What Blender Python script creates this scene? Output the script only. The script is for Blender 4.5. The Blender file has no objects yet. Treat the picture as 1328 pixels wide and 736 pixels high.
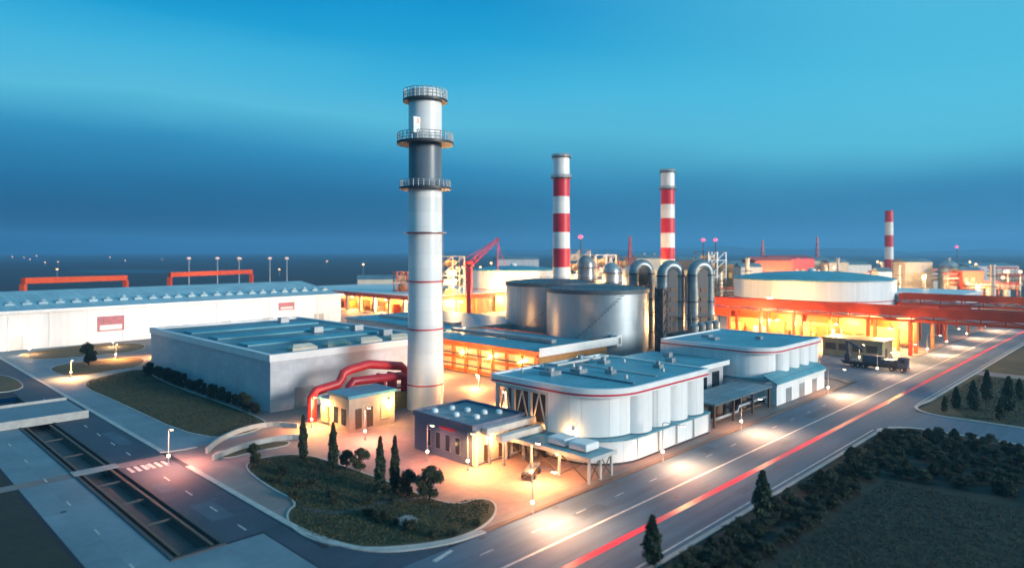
import bpy, math, random
from mathutils import Vector, Matrix
random.seed(7)
S = bpy.context.scene
COL = S.collection
PI = math.pi
# ---------------------------------------------------------------- site frame
F, H = 885.0, 36.0                      # focal length (photo px), camera height (m)
UX, UY = 866 / 1238.2, 885 / 1238.2     # the main road's direction
ANG = math.atan2(UY, UX)
def W(u, v, z=0.0): return Vector((u * UX - v * UY, u * UY + v * UX, z))
def G(x, y, z=0.0):                     # site coordinates (u, v) of a surveyed point at height z
    Y = (H - z) * F / (y - 325.0); X = (x - 664.0) / F * Y
    return (X * UX + Y * UY, -X * UY + Y * UX)
def P(x, Y): return ((x - 664.0) / F * Y, Y)
def PZ(y, Y): return H - (y - 325.0) / F * Y

# ---------------------------------------------------------------- materials
def _n(nt, t, **k):
    n = nt.nodes.new(t)
    for a, b in k.items():
        if a in n.inputs: n.inputs[a].default_value = b
        else: setattr(n, a, b)
    return n
def mat(name, c, rough=.6, metal=0., var=.18, scale=.35, bump=0., seam=None, seam_dark=.55, c2=None, emis=None, est=0., stretch=None, detail=6, rnd=0.):
    m = bpy.data.materials.new(name); m.use_nodes = True
    nt = m.node_tree; b = nt.nodes['Principled BSDF']; L = nt.links.new
    tc = _n(nt, 'ShaderNodeTexCoord')
    vec = tc.outputs['Object']
    if stretch:
        mp = _n(nt, 'ShaderNodeMapping'); mp.inputs['Scale'].default_value = stretch
        L(vec, mp.inputs[0]); vec = mp.outputs[0]
    nz = _n(nt, 'ShaderNodeTexNoise', Scale=scale, Detail=detail, Roughness=.62); L(vec, nz.inputs['Vector'])
    rp = _n(nt, 'ShaderNodeValToRGB'); rp.color_ramp.elements[0].position = .3; rp.color_ramp.elements[1].position = .72
    d = c2 if c2 else tuple(x * (1 - var) for x in c)
    rp.color_ramp.elements[0].color = (*d, 1); rp.color_ramp.elements[1].color = (*(c if c2 else tuple(min(1, x * (1 + var * .6)) for x in c)), 1)
    L(nz.outputs['Fac'], rp.inputs[0]); out = rp.outputs[0]
    nz2 = _n(nt, 'ShaderNodeTexNoise', Scale=scale * 9, Detail=3.); L(vec, nz2.inputs['Vector'])
    mx = _n(nt, 'ShaderNodeMix', data_type='RGBA', blend_type='MULTIPLY'); mx.inputs[0].default_value = min(1, var * 1.2)
    L(out, mx.inputs[6]); L(nz2.outputs['Fac'], mx.inputs[7]); out = mx.outputs[2]
    if seam:
        sx = _n(nt, 'ShaderNodeSeparateXYZ'); L(tc.outputs['Object'], sx.inputs[0])
        cx = _n(nt, 'ShaderNodeCombineXYZ')
        if seam[2] == 'wall':
            ad = _n(nt, 'ShaderNodeMath', operation='ADD'); L(sx.outputs[0], ad.inputs[0]); L(sx.outputs[1], ad.inputs[1])
            L(ad.outputs[0], cx.inputs[0]); L(sx.outputs[2], cx.inputs[1])
        else:
            L(sx.outputs[0], cx.inputs[0]); L(sx.outputs[1], cx.inputs[1])
        br = _n(nt, 'ShaderNodeTexBrick', offset=0.); br.inputs['Scale'].default_value = 1
        br.inputs['Brick Width'].default_value = seam[0]; br.inputs['Row Height'].default_value = seam[1]
        br.inputs['Mortar Size'].default_value = seam[3] if len(seam) > 3 else .03
        br.inputs['Color1'].default_value = (1, 1, 1, 1); br.inputs['Color2'].default_value = (.88, .88, .88, 1)
        br.inputs['Mortar'].default_value = (seam_dark,) * 3 + (1,)
        L(cx.outputs[0], br.inputs['Vector'])
        m2 = _n(nt, 'ShaderNodeMix', data_type='RGBA', blend_type='MULTIPLY'); m2.inputs[0].default_value = 1
        L(out, m2.inputs[6]); L(br.outputs['Color'], m2.inputs[7]); out = m2.outputs[2]
    if rnd:
        oi = _n(nt, 'ShaderNodeObjectInfo')
        mr = _n(nt, 'ShaderNodeMapRange'); mr.inputs[3].default_value = 1 - rnd; mr.inputs[4].default_value = 1 + rnd
        L(oi.outputs['Random'], mr.inputs[0])
        m3 = _n(nt, 'ShaderNodeVectorMath', operation='SCALE'); L(out, m3.inputs[0]); L(mr.outputs[0], m3.inputs['Scale']); out = m3.outputs[0]
    L(out, b.inputs['Base Color'])
    rr = _n(nt, 'ShaderNodeMapRange'); rr.inputs[3].default_value = max(.05, rough - .12); rr.inputs[4].default_value = min(1, rough + .12)
    L(nz.outputs['Fac'], rr.inputs[0]); L(rr.outputs[0], b.inputs['Roughness'])
    b.inputs['Metallic'].default_value = metal
    if bump:
        bp = _n(nt, 'ShaderNodeBump', Strength=bump, Distance=.15); L(nz2.outputs['Fac'], bp.inputs['Height']); L(bp.outputs[0], b.inputs['Normal'])
    if emis:
        b.inputs['Emission Color'].default_value = (*emis, 1); b.inputs['Emission Strength'].default_value = est
    return m
M = {}
M['earth'] = mat('dark_plain', (.020, .024, .042), .95, scale=.004, c2=(.007, .010, .020), var=.3, detail=9)
M['apron'] = mat('concrete_apron', (.25, .205, .20), .72, scale=.06, var=.25, bump=.05, seam=(6, 6, 'flat', .03), seam_dark=.72)
M['plaza'] = mat('pink_paving', (.34, .215, .20), .72, scale=.12, var=.28, seam=(1.5, 1.5, 'flat', .03), seam_dark=.75)
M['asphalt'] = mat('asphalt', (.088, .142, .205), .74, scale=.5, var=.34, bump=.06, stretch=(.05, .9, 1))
M['asphalt_dark'] = mat('old_asphalt', (.045, .062, .095), .72, scale=.2, var=.4, bump=.06)
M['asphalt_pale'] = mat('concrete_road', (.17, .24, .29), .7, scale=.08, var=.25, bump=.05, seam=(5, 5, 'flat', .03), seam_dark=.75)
M['paint_white'] = mat('white_road_paint', (.62, .62, .6), .6, var=.35, scale=.8)
M['trail_red'] = mat('red_light_trail', (.80, .022, .05), .42, var=.2, scale=.3)  # colour of the red light trail painted on the road
M['kerb'] = mat('kerb_stone', (.42, .42, .41), .7, var=.25, scale=.6)
M['kerb_brown'] = mat('brown_kerb_stone', (.16, .11, .09), .7, var=.25, scale=.6)
M['grass'] = mat('lawn_grass', (.095, .078, .032), .95, scale=.16, c2=(.020, .032, .012), var=.5, bump=.9, detail=10)
M['grass_dry'] = mat('dry_grass', (.15, .095, .03), .95, scale=.1, c2=(.06, .05, .02), var=.5, bump=.8, detail=10)
M['field'] = mat('field_grass', (.034, .034, .018), .95, scale=.09, c2=(.010, .013, .009), var=.5, bump=.9, detail=10)
M['white'] = mat('white_cladding', (.84, .84, .83), .45, var=.10, scale=.16, seam=(1.15, 40, 'wall', .035), seam_dark=.78, stretch=(1, 1, .25))
M['white_plain'] = mat('white_coated_steel', (.80, .80, .79), .4, var=.12, scale=.3)
M['chim_white'] = mat('white_chimney_coating', (.82, .82, .80), .4, var=.10, scale=.3, stretch=(1, 1, .07), seam=(60, 3.2, 'wall', .04), seam_dark=.84)
M['chim_red'] = mat('red_chimney_coating', (.60, .015, .035), .45, var=.15, scale=.3)
M['chim_grey'] = mat('grey_chimney_coating', (.13, .17, .21), .4, var=.2, scale=.3, stretch=(1, 1, .15))
M['stripe_red'] = mat('red_trim', (.58, .035, .06), .45, var=.15, scale=.5)
M['roof_blue'] = mat('blue_grey_roofing', (.115, .385, .49), .45, var=.32, scale=.14, seam=(40, 1.5, 'flat', .11), seam_dark=.58)
M['roof_grey'] = mat('grey_roofing', (.20, .30, .36), .5, var=.45, scale=.09, seam=(40, 2.2, 'flat', .12), seam_dark=.62)
M['grey_wall'] = mat('grey_cladding', (.52, .53, .57), .5, var=.14, scale=.15, seam=(2.2, 1.3, 'wall', .03), seam_dark=.8)
M['slate_wall'] = mat('slate_cladding', (.12, .15, .23), .5, var=.18, scale=.2, seam=(1.8, 1.1, 'wall', .03), seam_dark=.75)
M['fascia'] = mat('pale_fascia', (.70, .68, .68), .45, var=.1, scale=.3)
M['cream'] = mat('cream_render', (.62, .53, .42), .6, var=.2, scale=.2)
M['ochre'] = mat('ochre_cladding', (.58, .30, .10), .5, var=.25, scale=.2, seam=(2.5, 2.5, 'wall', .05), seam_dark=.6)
M['orange'] = mat('orange_painted_steel', (.78, .13, .02), .45, var=.2, scale=.25)
M['red'] = mat('red_painted_steel', (.74, .075, .02), .42, var=.2, scale=.3)
M['crimson'] = mat('crimson_painted_steel', (.50, .02, .035), .42, var=.2, scale=.3)
M['steel'] = mat('galvanised_steel', (.42, .44, .46), .42, .55, var=.25, scale=.5)
M['steel_pale'] = mat('pale_painted_steel', (.58, .57, .55), .45, .1, var=.2, scale=.5)
M['silver'] = mat('silver_tank_cladding', (.40, .46, .50), .40, .75, var=.14, scale=.15, stretch=(1, 1, .2), seam=(2.4, 2.9, 'wall', .025), seam_dark=.82)
M['duct'] = mat('duct_cladding', (.25, .30, .33), .36, .5, var=.25, scale=.4, seam=(60, 1.8, 'wall', .06), seam_dark=.6)
M['dark'] = mat('dark_steel', (.045, .05, .06), .5, .2, var=.3, scale=.4)
M['dark_roof'] = mat('dark_tank_roof', (.07, .10, .125), .5, var=.3, scale=.2)
M['brown'] = mat('rusty_brown_steel', (.15, .085, .055), .6, .1, var=.4, scale=.5)
M['glass'] = mat('dark_glazing', (.02, .028, .04), .12, var=.2, scale=.4)
M['conc'] = mat('cast_concrete', (.30, .30, .30), .7, var=.3, scale=.25, bump=.1)
M['conc_dark'] = mat('dark_concrete', (.055, .055, .06), .7, var=.35, scale=.25, bump=.1)  # plain concrete in a darker tone
M['leaf_cyp'] = mat('cypress_foliage', (.055, .080, .034), .8, c2=(.020, .034, .016), scale=1.3, var=.4, rnd=.2)
M['leaf'] = mat('broadleaf_foliage', (.075, .078, .028), .75, c2=(.028, .038, .016), scale=.9, var=.4, rnd=.25)
M['leaf_dark'] = mat('belt_foliage', (.052, .062, .028), .85, c2=(.018, .026, .014), scale=.7, var=.4, rnd=.35)
M['bark'] = mat('bark', (.07, .05, .035), .9, var=.3, scale=2)
M['rubber'] = mat('tyre_rubber', (.02, .02, .022), .8, var=.2, scale=2)
M['truck_blue'] = mat('dark_blue_paint', (.025, .045, .09), .35, var=.15, scale=1)
M['crate_blue'] = mat('blue_tarpaulin', (.02, .06, .11), .5, var=.25, scale=1)
def glow(n, c, s): return mat(n, (.15, .15, .15), .4, var=.02, emis=c, est=s)
M['lamp_warm'] = glow('warm_lamp_glass', (1, .62, .28), 40)
M['lamp_white'] = glow('white_lamp_glass', (1, .78, .52), 40)
M['lamp_far'] = glow('distant_lamp_glass', (1, .60, .48), .9)
M['lamp_pink'] = glow('red_beacon_glass', (1, .10, .27), 1.3)
M['lamp_plant'] = glow('plant_lamp_glass', (1, .50, .20), 6)
M['win_lit'] = mat('lit_window', (.5, .4, .25), .3, var=.4, scale=.6, emis=(1, .55, .16), est=.45)

# ---------------------------------------------------------------- mesh builder
class MB:
    def __init__(s): s.v = []; s.f = []
    def add(s, vs, fs):
        o = len(s.v); s.v += [tuple(p) for p in vs]; s.f += [tuple(i + o for i in f) for f in fs]; return s
    def box(s, x0, y0, z0, x1, y1, z1):
        return s.prism([(x0, y0), (x1, y0), (x1, y1), (x0, y1)], z0, z1)
    def prism(s, poly, z0, z1, bottom=True):
        n = len(poly)
        vs = [(p[0], p[1], z0) for p in poly] + [(p[0], p[1], z1) for p in poly]
        fs = [(i, (i + 1) % n, n + (i + 1) % n, n + i) for i in range(n)] + [tuple(range(n, 2 * n))]
        if bottom: fs.append(tuple(range(n - 1, -1, -1)))
        return s.add(vs, fs)
    def sheet(s, poly, z): return s.add([(p[0], p[1], z) for p in poly], [tuple(range(len(poly)))])
    def ring(s, outer, inner, z0, z1):
        n = len(outer)
        vs = [(p[0], p[1], z0) for p in outer] + [(p[0], p[1], z1) for p in outer] + [(p[0], p[1], z0) for p in inner] + [(p[0], p[1], z1) for p in inner]
        fs = []
        for i in range(n):
            j = (i + 1) % n
            fs += [(i, j, n + j, n + i), (n + i, n + j, 3 * n + j, 3 * n + i), (3 * n + i, 3 * n + j, 2 * n + j, 2 * n + i), (2 * n + i, 2 * n + j, j, i)]
        return s.add(vs, fs)
    def lathe(s, prof, cx=0, cy=0, n=40, cap=True):
        vs = []; k = len(prof)
        for r, z in prof:
            for i in range(n):
                a = 2 * PI * i / n; vs.append((cx + r * math.cos(a), cy + r * math.sin(a), z))
        fs = [(q * n + i, q * n + (i + 1) % n, (q + 1) * n + (i + 1) % n, (q + 1) * n + i) for q in range(k - 1) for i in range(n)]
        if cap: fs += [tuple(range(n - 1, -1, -1)), tuple((k - 1) * n + i for i in range(n))]
        return s.add(vs, fs)
    def cyl(s, cx, cy, z0, z1, r0, r1=None, n=24): return s.lathe([(r0, z0), (r0 if r1 is None else r1, z1)], cx, cy, n)
    def pipe(s, pts, r, n=12):
        pts = [Vector(p) for p in pts]; vs = []; k = len(pts); up = None
        for i, p in enumerate(pts):
            t = (pts[min(i + 1, k - 1)] - pts[max(i - 1, 0)]).normalized()
            if up is None: up = Vector((0, 0, 1)) if abs(t.z) < .9 else Vector((0, 1, 0))
            a = t.cross(up)
            if a.length < .05: a = t.cross(Vector((1, 0, 0)))
            a.normalize(); b = a.cross(t).normalized(); up = b
            for q in range(n):
                w = 2 * PI * q / n; vs.append(p + a * (r * math.cos(w)) + b * (r * math.sin(w)))
        fs = [(i * n + q, i * n + (q + 1) % n, (i + 1) * n + (q + 1) % n, (i + 1) * n + q) for i in range(k - 1) for q in range(n)]
        fs += [tuple(range(n - 1, -1, -1)), tuple((k - 1) * n + q for q in range(n))]
        return s.add(vs, fs)
    def beam(s, p, q, w, h=None):
        h = h or w; p = Vector(p); q = Vector(q); t = (q - p).normalized()
        up = Vector((0, 0, 1)) if abs(t.z) < .95 else Vector((0, 1, 0))
        a = t.cross(up).normalized() * (w / 2); b = a.cross(t).normalized() * (h / 2)
        vs = [p - a - b, p + a - b, p + a + b, p - a + b, q - a - b, q + a - b, q + a + b, q - a + b]
        return s.add(vs, [(0, 1, 2, 3), (7, 6, 5, 4), (0, 4, 5, 1), (1, 5, 6, 2), (2, 6, 7, 3), (3, 7, 4, 0)])
    def build(s, name, m, parent=None, smooth=False, bevel=0.):
        me = bpy.data.meshes.new(name); me.from_pydata([tuple(p) for p in s.v], [], s.f); me.update()
        import bmesh
        bm = bmesh.new(); bm.from_mesh(me); bmesh.ops.recalc_face_normals(bm, faces=bm.faces); bm.to_mesh(me); bm.free()
        me.materials.append(M[m] if isinstance(m, str) else m)
        o = bpy.data.objects.new(name, me); COL.objects.link(o)
        if parent: o.parent = parent
        if smooth:
            me.shade_smooth(); me.set_sharp_from_angle(angle=math.radians(38))
        if bevel:
            md = o.modifiers.new('edge', 'BEVEL'); md.width = bevel; md.segments = 2; md.limit_method = 'ANGLE'
        return o
def rrect(x0, y0, x1, y1, rs, n=10):
    """rounded rectangle, radii for corners (x0,y0),(x1,y0),(x1,y1),(x0,y1)"""
    out = []
    for (cx, cy, sx, sy, a0), r in zip(((x0, y0, 1, 1, PI), (x1, y0, -1, 1, 1.5 * PI), (x1, y1, -1, -1, 0), (x0, y1, 1, -1, .5 * PI)), rs):
        r = max(r, .02)
        for i in range(n + 1):
            a = a0 + .5 * PI * i / n
            out.append((cx + sx * r + r * math.cos(a), cy + sy * r + r * math.sin(a)))
    return out
USED = set()
def thing(name, label, cat, loc, rot=ANG, group=None):
    o = bpy.data.objects.new(name, None); COL.objects.link(o); o.location = loc; o.rotation_euler = (0, 0, rot); o.empty_display_size = .5
    o['label'] = label; o['category'] = cat
    if group: o['group'] = group
    return o
def tag(o, label, cat, group=None):
    o['label'] = label; o['category'] = cat
    if group: o['group'] = group
    return o
def struct(name, mb, m, kind='structure', smooth=False):
    o = mb.build(name, m, smooth=smooth); o['kind'] = kind; return o
def dup(root, loc, rot=None, label=None, scale=None, group=None):
    r = root.copy(); COL.objects.link(r); r.location = loc
    if rot is not None: r.rotation_euler = (0, 0, rot)
    if scale: r.scale = scale
    if label: r['label'] = label
    if group: r['group'] = group
    for ch in list(root.children):
        c = ch.copy(); COL.objects.link(c); c.parent = r
        for g in list(ch.children):
            d = g.copy(); COL.objects.link(d); d.parent = c
    return r
def site(name, polys, z, m, kind='structure'):       # flat sheet(s) laid in the site frame
    mb = MB()
    for p in polys: mb.sheet(p, z)
    o = struct(name, mb, m, kind); o.rotation_euler = (0, 0, ANG); return o
def R(u0, v0, u1, v1): return [(u0, v0), (u1, v0), (u1, v1), (u0, v1)]
def ribbon(mb, pts, w, z0, z1):                      # a strip of real height following pts
    k = len(pts); L = []; Rr = []
    for i in range(k):
        a = Vector(pts[max(i - 1, 0)]); b = Vector(pts[min(i + 1, k - 1)]); t = (b - a).normalized(); nrm = Vector((-t.y, t.x)) * (w / 2)
        L.append(Vector(pts[i]) + nrm); Rr.append(Vector(pts[i]) - nrm)
    vs = [(p.x, p.y, z0) for p in L] + [(p.x, p.y, z0) for p in Rr] + [(p.x, p.y, z1) for p in L] + [(p.x, p.y, z1) for p in Rr]
    fs = []
    for i in range(k - 1):
        fs += [(2 * k + i, 3 * k + i, 3 * k + i + 1, 2 * k + i + 1), (i, i + 1, 2 * k + i + 1, 2 * k + i), (k + i, 3 * k + i, 3 * k + i + 1, k + i + 1)]
    fs += [(0, 2 * k, 3 * k, k), (k - 1, 2 * k - 1, 4 * k - 1, 3 * k - 1)]
    mb.add(vs, fs)
def arc(cx, cy, r, a0, a1, n=12): return [(cx + r * math.cos(math.radians(a0 + (a1 - a0) * i / n)), cy + r * math.sin(math.radians(a0 + (a1 - a0) * i / n))) for i in range(n + 1)]
def smoothpoly(pts, it=2, closed=True):
    for _ in range(it):
        q = []; n = len(pts)
        for i in range(n if closed else n - 1):
            a, b = pts[i], pts[(i + 1) % n]
            q += [(.75 * a[0] + .25 * b[0], .75 * a[1] + .25 * b[1]), (.25 * a[0] + .75 * b[0], .25 * a[1] + .75 * b[1])]
        pts = q if closed else [pts[0]] + q + [pts[-1]]
    return pts

# ================================================================ GROUND
TU0, TU1, TV0, TV1 = 29.4, 34.8, 84.0, 205.0          # the sunken trench
B = 14000
site('ground', [R(-B, -B, TU0, B), R(TU1, -B, B, B), R(TU0, -B, TU1, TV0), R(TU0, TV1, TU1, B)], 0, 'earth')
site('plant_apron', [R(44, 64, 420, 480)], .03, 'apron')
site('plaza_paving', [R(50, 66, 126, 130)], .05, 'plaza')
# roads
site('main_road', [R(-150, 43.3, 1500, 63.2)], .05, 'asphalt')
site('side_road', [[(157, -400), (171, -400), (171, 36)] + arc(179, 36, 8, 180, 90, 8)[1:] + [(150, 44)] + arc(149, 36, 8, 90, 0, 8)], .04, 'asphalt')
site('west_road', [R(21.5, -150, TU0 - .5, 168), R(TU0 - .5, -150, 40, TV0 - .5)], .04, 'asphalt_pale')
site('trench_side_road', [R(TU1 + .5, TV0 + .01, 43, 330)], .045, 'asphalt_dark')
site('junction_paving', [R(40.2, -20, 43, TV0 - .02) , R(43.0, 63.3, 54, 74)], .035, 'asphalt_dark')
site('yard_road', [[(43.9, 129.5), (61, 129.5), (61, 160), (66, 165), (66, 240), (80, 330), (43.9, 330)]], .06, 'asphalt_pale')
site('truck_yard', [R(200, 63.3, 262, 92)], .06, 'asphalt')
site('crossing_path', [R(-30, 125.2, TU0 - .5, 128.2), R(TU1 + .5, 125.2, 43, 128.2)], .062, 'apron')
# painted markings and the painted red light trail
mb = MB()
mb.sheet(R(-150, 54.7, 640, 55.05), .075); mb.sheet(R(-150, 43.9, 149, 44.15), .075); mb.sheet(R(181, 43.9, 640, 44.15), .075)
u = 46
while u < 420: mb.sheet(R(u, 59.05, u + 2.2, 59.2), .075); u += 9
for v in range(86, 126, 9): mb.sheet(R(38.8, v, 39.0, v + 2.5), .07)
for v in range(132, 200, 9): mb.sheet(R(38.8, v, 39.0, v + 2.5), .07)
for k in range(6): mb.sheet(R(36.0 + k * 1.05, 121.4, 36.55 + k * 1.05, 124.6), .07)
for v in range(70, 165, 14): mb.sheet(R(25.2, v, 25.4, v + 2.2), .07)
mb.sheet([G(560, 727), G(584, 713), G(588, 714.5), G(566, 729)], .078)
o = struct('road_markings', mb, 'paint_white'); o.rotation_euler = (0, 0, ANG)
o = struct('painted_light_trail', MB().sheet(R(-150, 49.2, 900, 50.25), .078), 'trail_red'); o.rotation_euler = (0, 0, ANG)  # red light trail along the road, put into a flat painted strip
# kerbs
mb = MB()
ribbon(mb, [(43.5, 330), (43.5, 129.8)] , .9, 0, .17)
ribbon(mb, smoothpoly([(43.6, 118.4), (43.6, 90), (43.8, 78), (46.5, 68.5), (54, 64.3), (60, 63.75)], 3, False), .9, 0, .17)
ribbon(mb, smoothpoly([(43.5, 129.8), (46, 129.0), (49, 128.8)], 1, False), .6, 0, .16)
ribbon(mb, [(-150, 42.8), (149, 42.8)] + arc(149, 36, 7.3, 90, 4, 10) + [(156.6, -400)], .7, 0, .16)
ribbon(mb, [(171.4, -400), (171.4, 36)] + arc(179, 36, 7.6, 180, 96, 10) + [(188, 42.9), (640, 42.9)], .7, 0, .16)
o = struct('pale_kerb', mb, 'kerb'); o.rotation_euler = (0, 0, ANG)
mb = MB()
ribbon(mb, [(60, 63.8), (200, 63.8)] + arc(192, 71.8, 8, -90, -5, 8)[1:] + [(200.3, 92)], .8, 0, .18)
ribbon(mb, [(262, 80), (262, 63.9), (420, 63.9)], .6, 0, .18)
o = struct('brown_kerb', mb, 'kerb_brown'); o.rotation_euler = (0, 0, ANG)
# sunken trench with its walls
mb = MB()
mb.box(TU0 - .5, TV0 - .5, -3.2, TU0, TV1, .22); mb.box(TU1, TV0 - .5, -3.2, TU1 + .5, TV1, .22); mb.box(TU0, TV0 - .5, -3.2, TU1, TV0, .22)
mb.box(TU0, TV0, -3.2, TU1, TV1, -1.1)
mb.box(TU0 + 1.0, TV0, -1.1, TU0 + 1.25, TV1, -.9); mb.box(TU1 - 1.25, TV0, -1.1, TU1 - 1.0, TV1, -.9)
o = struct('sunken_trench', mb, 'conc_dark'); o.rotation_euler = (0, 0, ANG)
tr = thing('trench_frame', 'dark steel frame with cross beams laid over the sunken trench', 'frame', W(0, 0))
mb = MB(); mb.box(TU0 + .55, TV0 + .6, -.35, TU0 + .95, 167, .12); mb.build('side_rail', 'brown', tr)
mb = MB(); mb.box(TU1 - .95, TV0 + .6, -.35, TU1 - .55, 167, .12); mb.build('side_rail', 'brown', tr)
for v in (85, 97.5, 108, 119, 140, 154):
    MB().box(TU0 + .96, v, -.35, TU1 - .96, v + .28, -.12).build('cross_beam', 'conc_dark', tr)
mb = MB(); mb.box(TU0 - .6, 125.2, .225, TU1 + .6, 128.2, .26)
o = struct('trench_crossing_slab', mb, 'conc'); o.rotation_euler = (0, 0, ANG)
br = thing('road_bridge', 'pale concrete road bridge slab crossing over the sunken trench', 'bridge', W(0, 168.3))
MB().box(-90, 0, .25, 41.2, 18, 1.15).build('deck', 'asphalt_pale', br, bevel=.05)
MB().box(-90, -.35, .1, 41.3, -.003, 1.75).build('parapet', 'kerb', br)
MB().box(-90, 18.003, .1, 41.3, 18.35, 1.75).build('parapet', 'kerb', br)
# lawns
def lawn(name, px, m, z=.12, it=2, kind='structure'):
    p = smoothpoly([G(*q) for q in px], it)
    mb = MB(); mb.prism(p, 0, z, False)
    o = struct(name, mb, m, kind); o.rotation_euler = (0, 0, ANG)
    k = MB(); ribbon(k, p + [p[0], p[1]], .28, 0, z + .06); q = struct('lawn_kerb', k, 'kerb'); q.rotation_euler = (0, 0, ANG); return p
garden = lawn('garden_lawn', [(312, 603), (345, 592), (395, 588), (440, 603), (500, 623), (560, 648), (595, 655), (620, 646), (645, 652), (640, 675), (600, 697), (540, 708), (470, 712), (410, 703), (376, 684), (371, 664), (388, 652), (345, 630)], 'grass')
wlawn = lawn('warehouse_lawn', [(100, 499), (135, 487), (190, 476), (200, 492), (340, 541), (348, 555), (266, 575), (150, 520)], 'grass')
lawn('roadside_lawn', [(18, 459), (110, 447), (188, 444), (188, 455), (120, 461), (40, 468)], 'grass_dry')
lawn('entrance_lawn', [(58, 476), (120, 467), (187, 462), (187, 474), (150, 480), (112, 487), (80, 488)], 'grass_dry')
lawn('corner_lawn', [(-30, 484), (15, 487), (38, 505), (-30, 512)], 'grass_dry')
lawn('ramp_lawn', [(270, 590), (315, 577), (372, 571), (378, 577), (330, 586), (290, 596)], 'grass')
site('field', [R(-260, -400, 119, 34)], .05, 'field')
site('belt_floor', [[(-150, 34.01), (156.0, 34.01), (155.9, 36)] + arc(149, 36, 6.9, 4, 90, 8) + [(-150, 42.4)], R(119.01, -400, 156.2, 34)], .06, 'field')
site('verge_grass', [R(-400, -150, 20.9, 124.8), R(-400, 128.6, 20.9, 167)], .05, 'field')
site('corner_grass', [R(172, -200, 236, 42.4), R(244, -200, 640, 42.4)], .06, 'grass')
site('side_path', [R(236.3, -200, 243.7, 42.5)], .05, 'apron')
mb = MB(); mb.prism(smoothpoly([G(510, 676), G(530, 667), G(546, 676), G(526, 686)], 1), .1, .2); o = struct('paved_patch', mb, 'conc'); o.rotation_euler = (0, 0, ANG)
mb = MB(); ribbon(mb, smoothpoly([G(392, 660), G(440, 668), G(500, 650), G(560, 645)], 2, False), 1.2, .1, .16); o = struct('garden_path', mb, 'conc_dark'); o.rotation_euler = (0, 0, ANG)

# ================================================================ HALLS
def hall(name, label, u0, v0, LX, LY, top, base_z, rad, recess, nscal=4):
    t = thing(name, label, 'hall', W(u0, v0))
    def front(o=0.0, x0=0.0):
        pts = [(x0 + rad - (rad + o) * math.cos(a), rad - (rad + o) * math.sin(a)) for a in [PI / 2 * i / 14 for i in range(15)]]
        w = (LX - x0 - rad) / nscal
        for k in range(nscal):
            for i in range(1, 13):
                s_ = i / 12; pts.append((x0 + rad + w * (k + s_), -o - 1.75 * math.sin(PI * s_) ** .6))
        return pts
    f0 = front()
    body = f0 + [(LX, LY), (4.5, LY), (4.5, recess), (0, recess)] if recess else f0 + [(LX, LY), (0, LY)]
    MB().prism(body, base_z + .35, top - 1.5, True).build('wall', 'white', t, smooth=True)
    MB().prism(rrect(-.2, -1.7, LX + .2, recess or LY, (rad + .3, .4, .1, .1)), 0.35, base_z - .003, True).build('lower_wall', 'white', t, smooth=True)
    for k in range(nscal + 1): MB().box(rad + (LX - rad) / nscal * k - .3, -1.82, .36, rad + (LX - rad) / nscal * k, -1.703, base_z - .01).build('base_rib', 'white_plain', t)
    led = rrect(-.7, -2.1, LX + .5, recess or LY, (rad + .8, .5, .1, .1))
    MB().prism(led, base_z, base_z + .22).build('ledge', 'roof_blue', t)
    MB().prism([(p[0], p[1]) for p in rrect(-.4, -1.85, LX + .4, recess or LY, (rad + .4, .5, .1, .1))], .05, .347).build('plinth', 'dark', t)
    o_ = rrect(-.5, -1.85, LX + .5, LY, (rad + .6, 1.2, 1, 1)); i_ = rrect(.1, -1.25, LX - .1, LY - .6, (rad, .8, .6, .6))
    MB().ring(o_, i_, top - 1.5, top).build('fascia', 'white_plain', t, smooth=True)
    so = rrect(-.53, -1.88, LX + .53, LY + .03, (rad + .62, 1.2, 1, 1)); si = rrect(-.4, -1.75, LX + .4, LY - .1, (rad + .5, 1.1, .9, .9))
    MB().ring(so, si, top - 1.25, top - .9).build('red_stripe', 'stripe_red', t, smooth=True)
    MB().prism(i_, top - .9, top - .32).build('roof', 'roof_blue', t)
    return t
h = hall('process_hall', 'white rounded hall with scalloped front and red roofline stripe nearest the road', 90, 68.2, 33.5, 25.5, 12.8, 4.0, 9, 11)
MB().box(11, .7, 12.5, 11.5, 24.6, 12.75).build('roof_ridge_strip', 'roof_grey', h)
for x, y, s in ((8, 17.5, 1.5), (13.5, 15, 1.2), (24, 23, 1.2), (25.5, 18, 1.0), (17, 10, .8), (29, 7, .8)):
    mb = MB().box(x - s, y - s, 12.45, x + s, y + s, 13.2); mb.cyl(x, y, 13.2, 13.8, s * .6, n=16); mb.build('roof_vent', 'steel', h, smooth=True)
MB().pipe([(14, 24.4, 12.9), (14, 21, 13.1), (31, 21, 13.1)], .3).build('roof_pipe', 'steel_pale', h, smooth=True)
MB().box(20, 2, 12.49, 21.1, 24, 12.62).build('roof_walkway', 'steel', h)
for x, y in ((15, 5), (26, 4), (30, 16), (18, 20), (29, 23), (6, 23)): MB().cyl(x, y, 12.48, 13.1, .35, .3, 12).build('vent_pipe', 'steel_pale', h, smooth=True)
for k in range(4): MB().pipe([(9 + 6.12 * (k + 1), -1.95, .4), (9 + 6.12 * (k + 1), -1.95, 3.9)], .1, 8).build('downpipe', 'steel', h, smooth=True)
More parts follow.
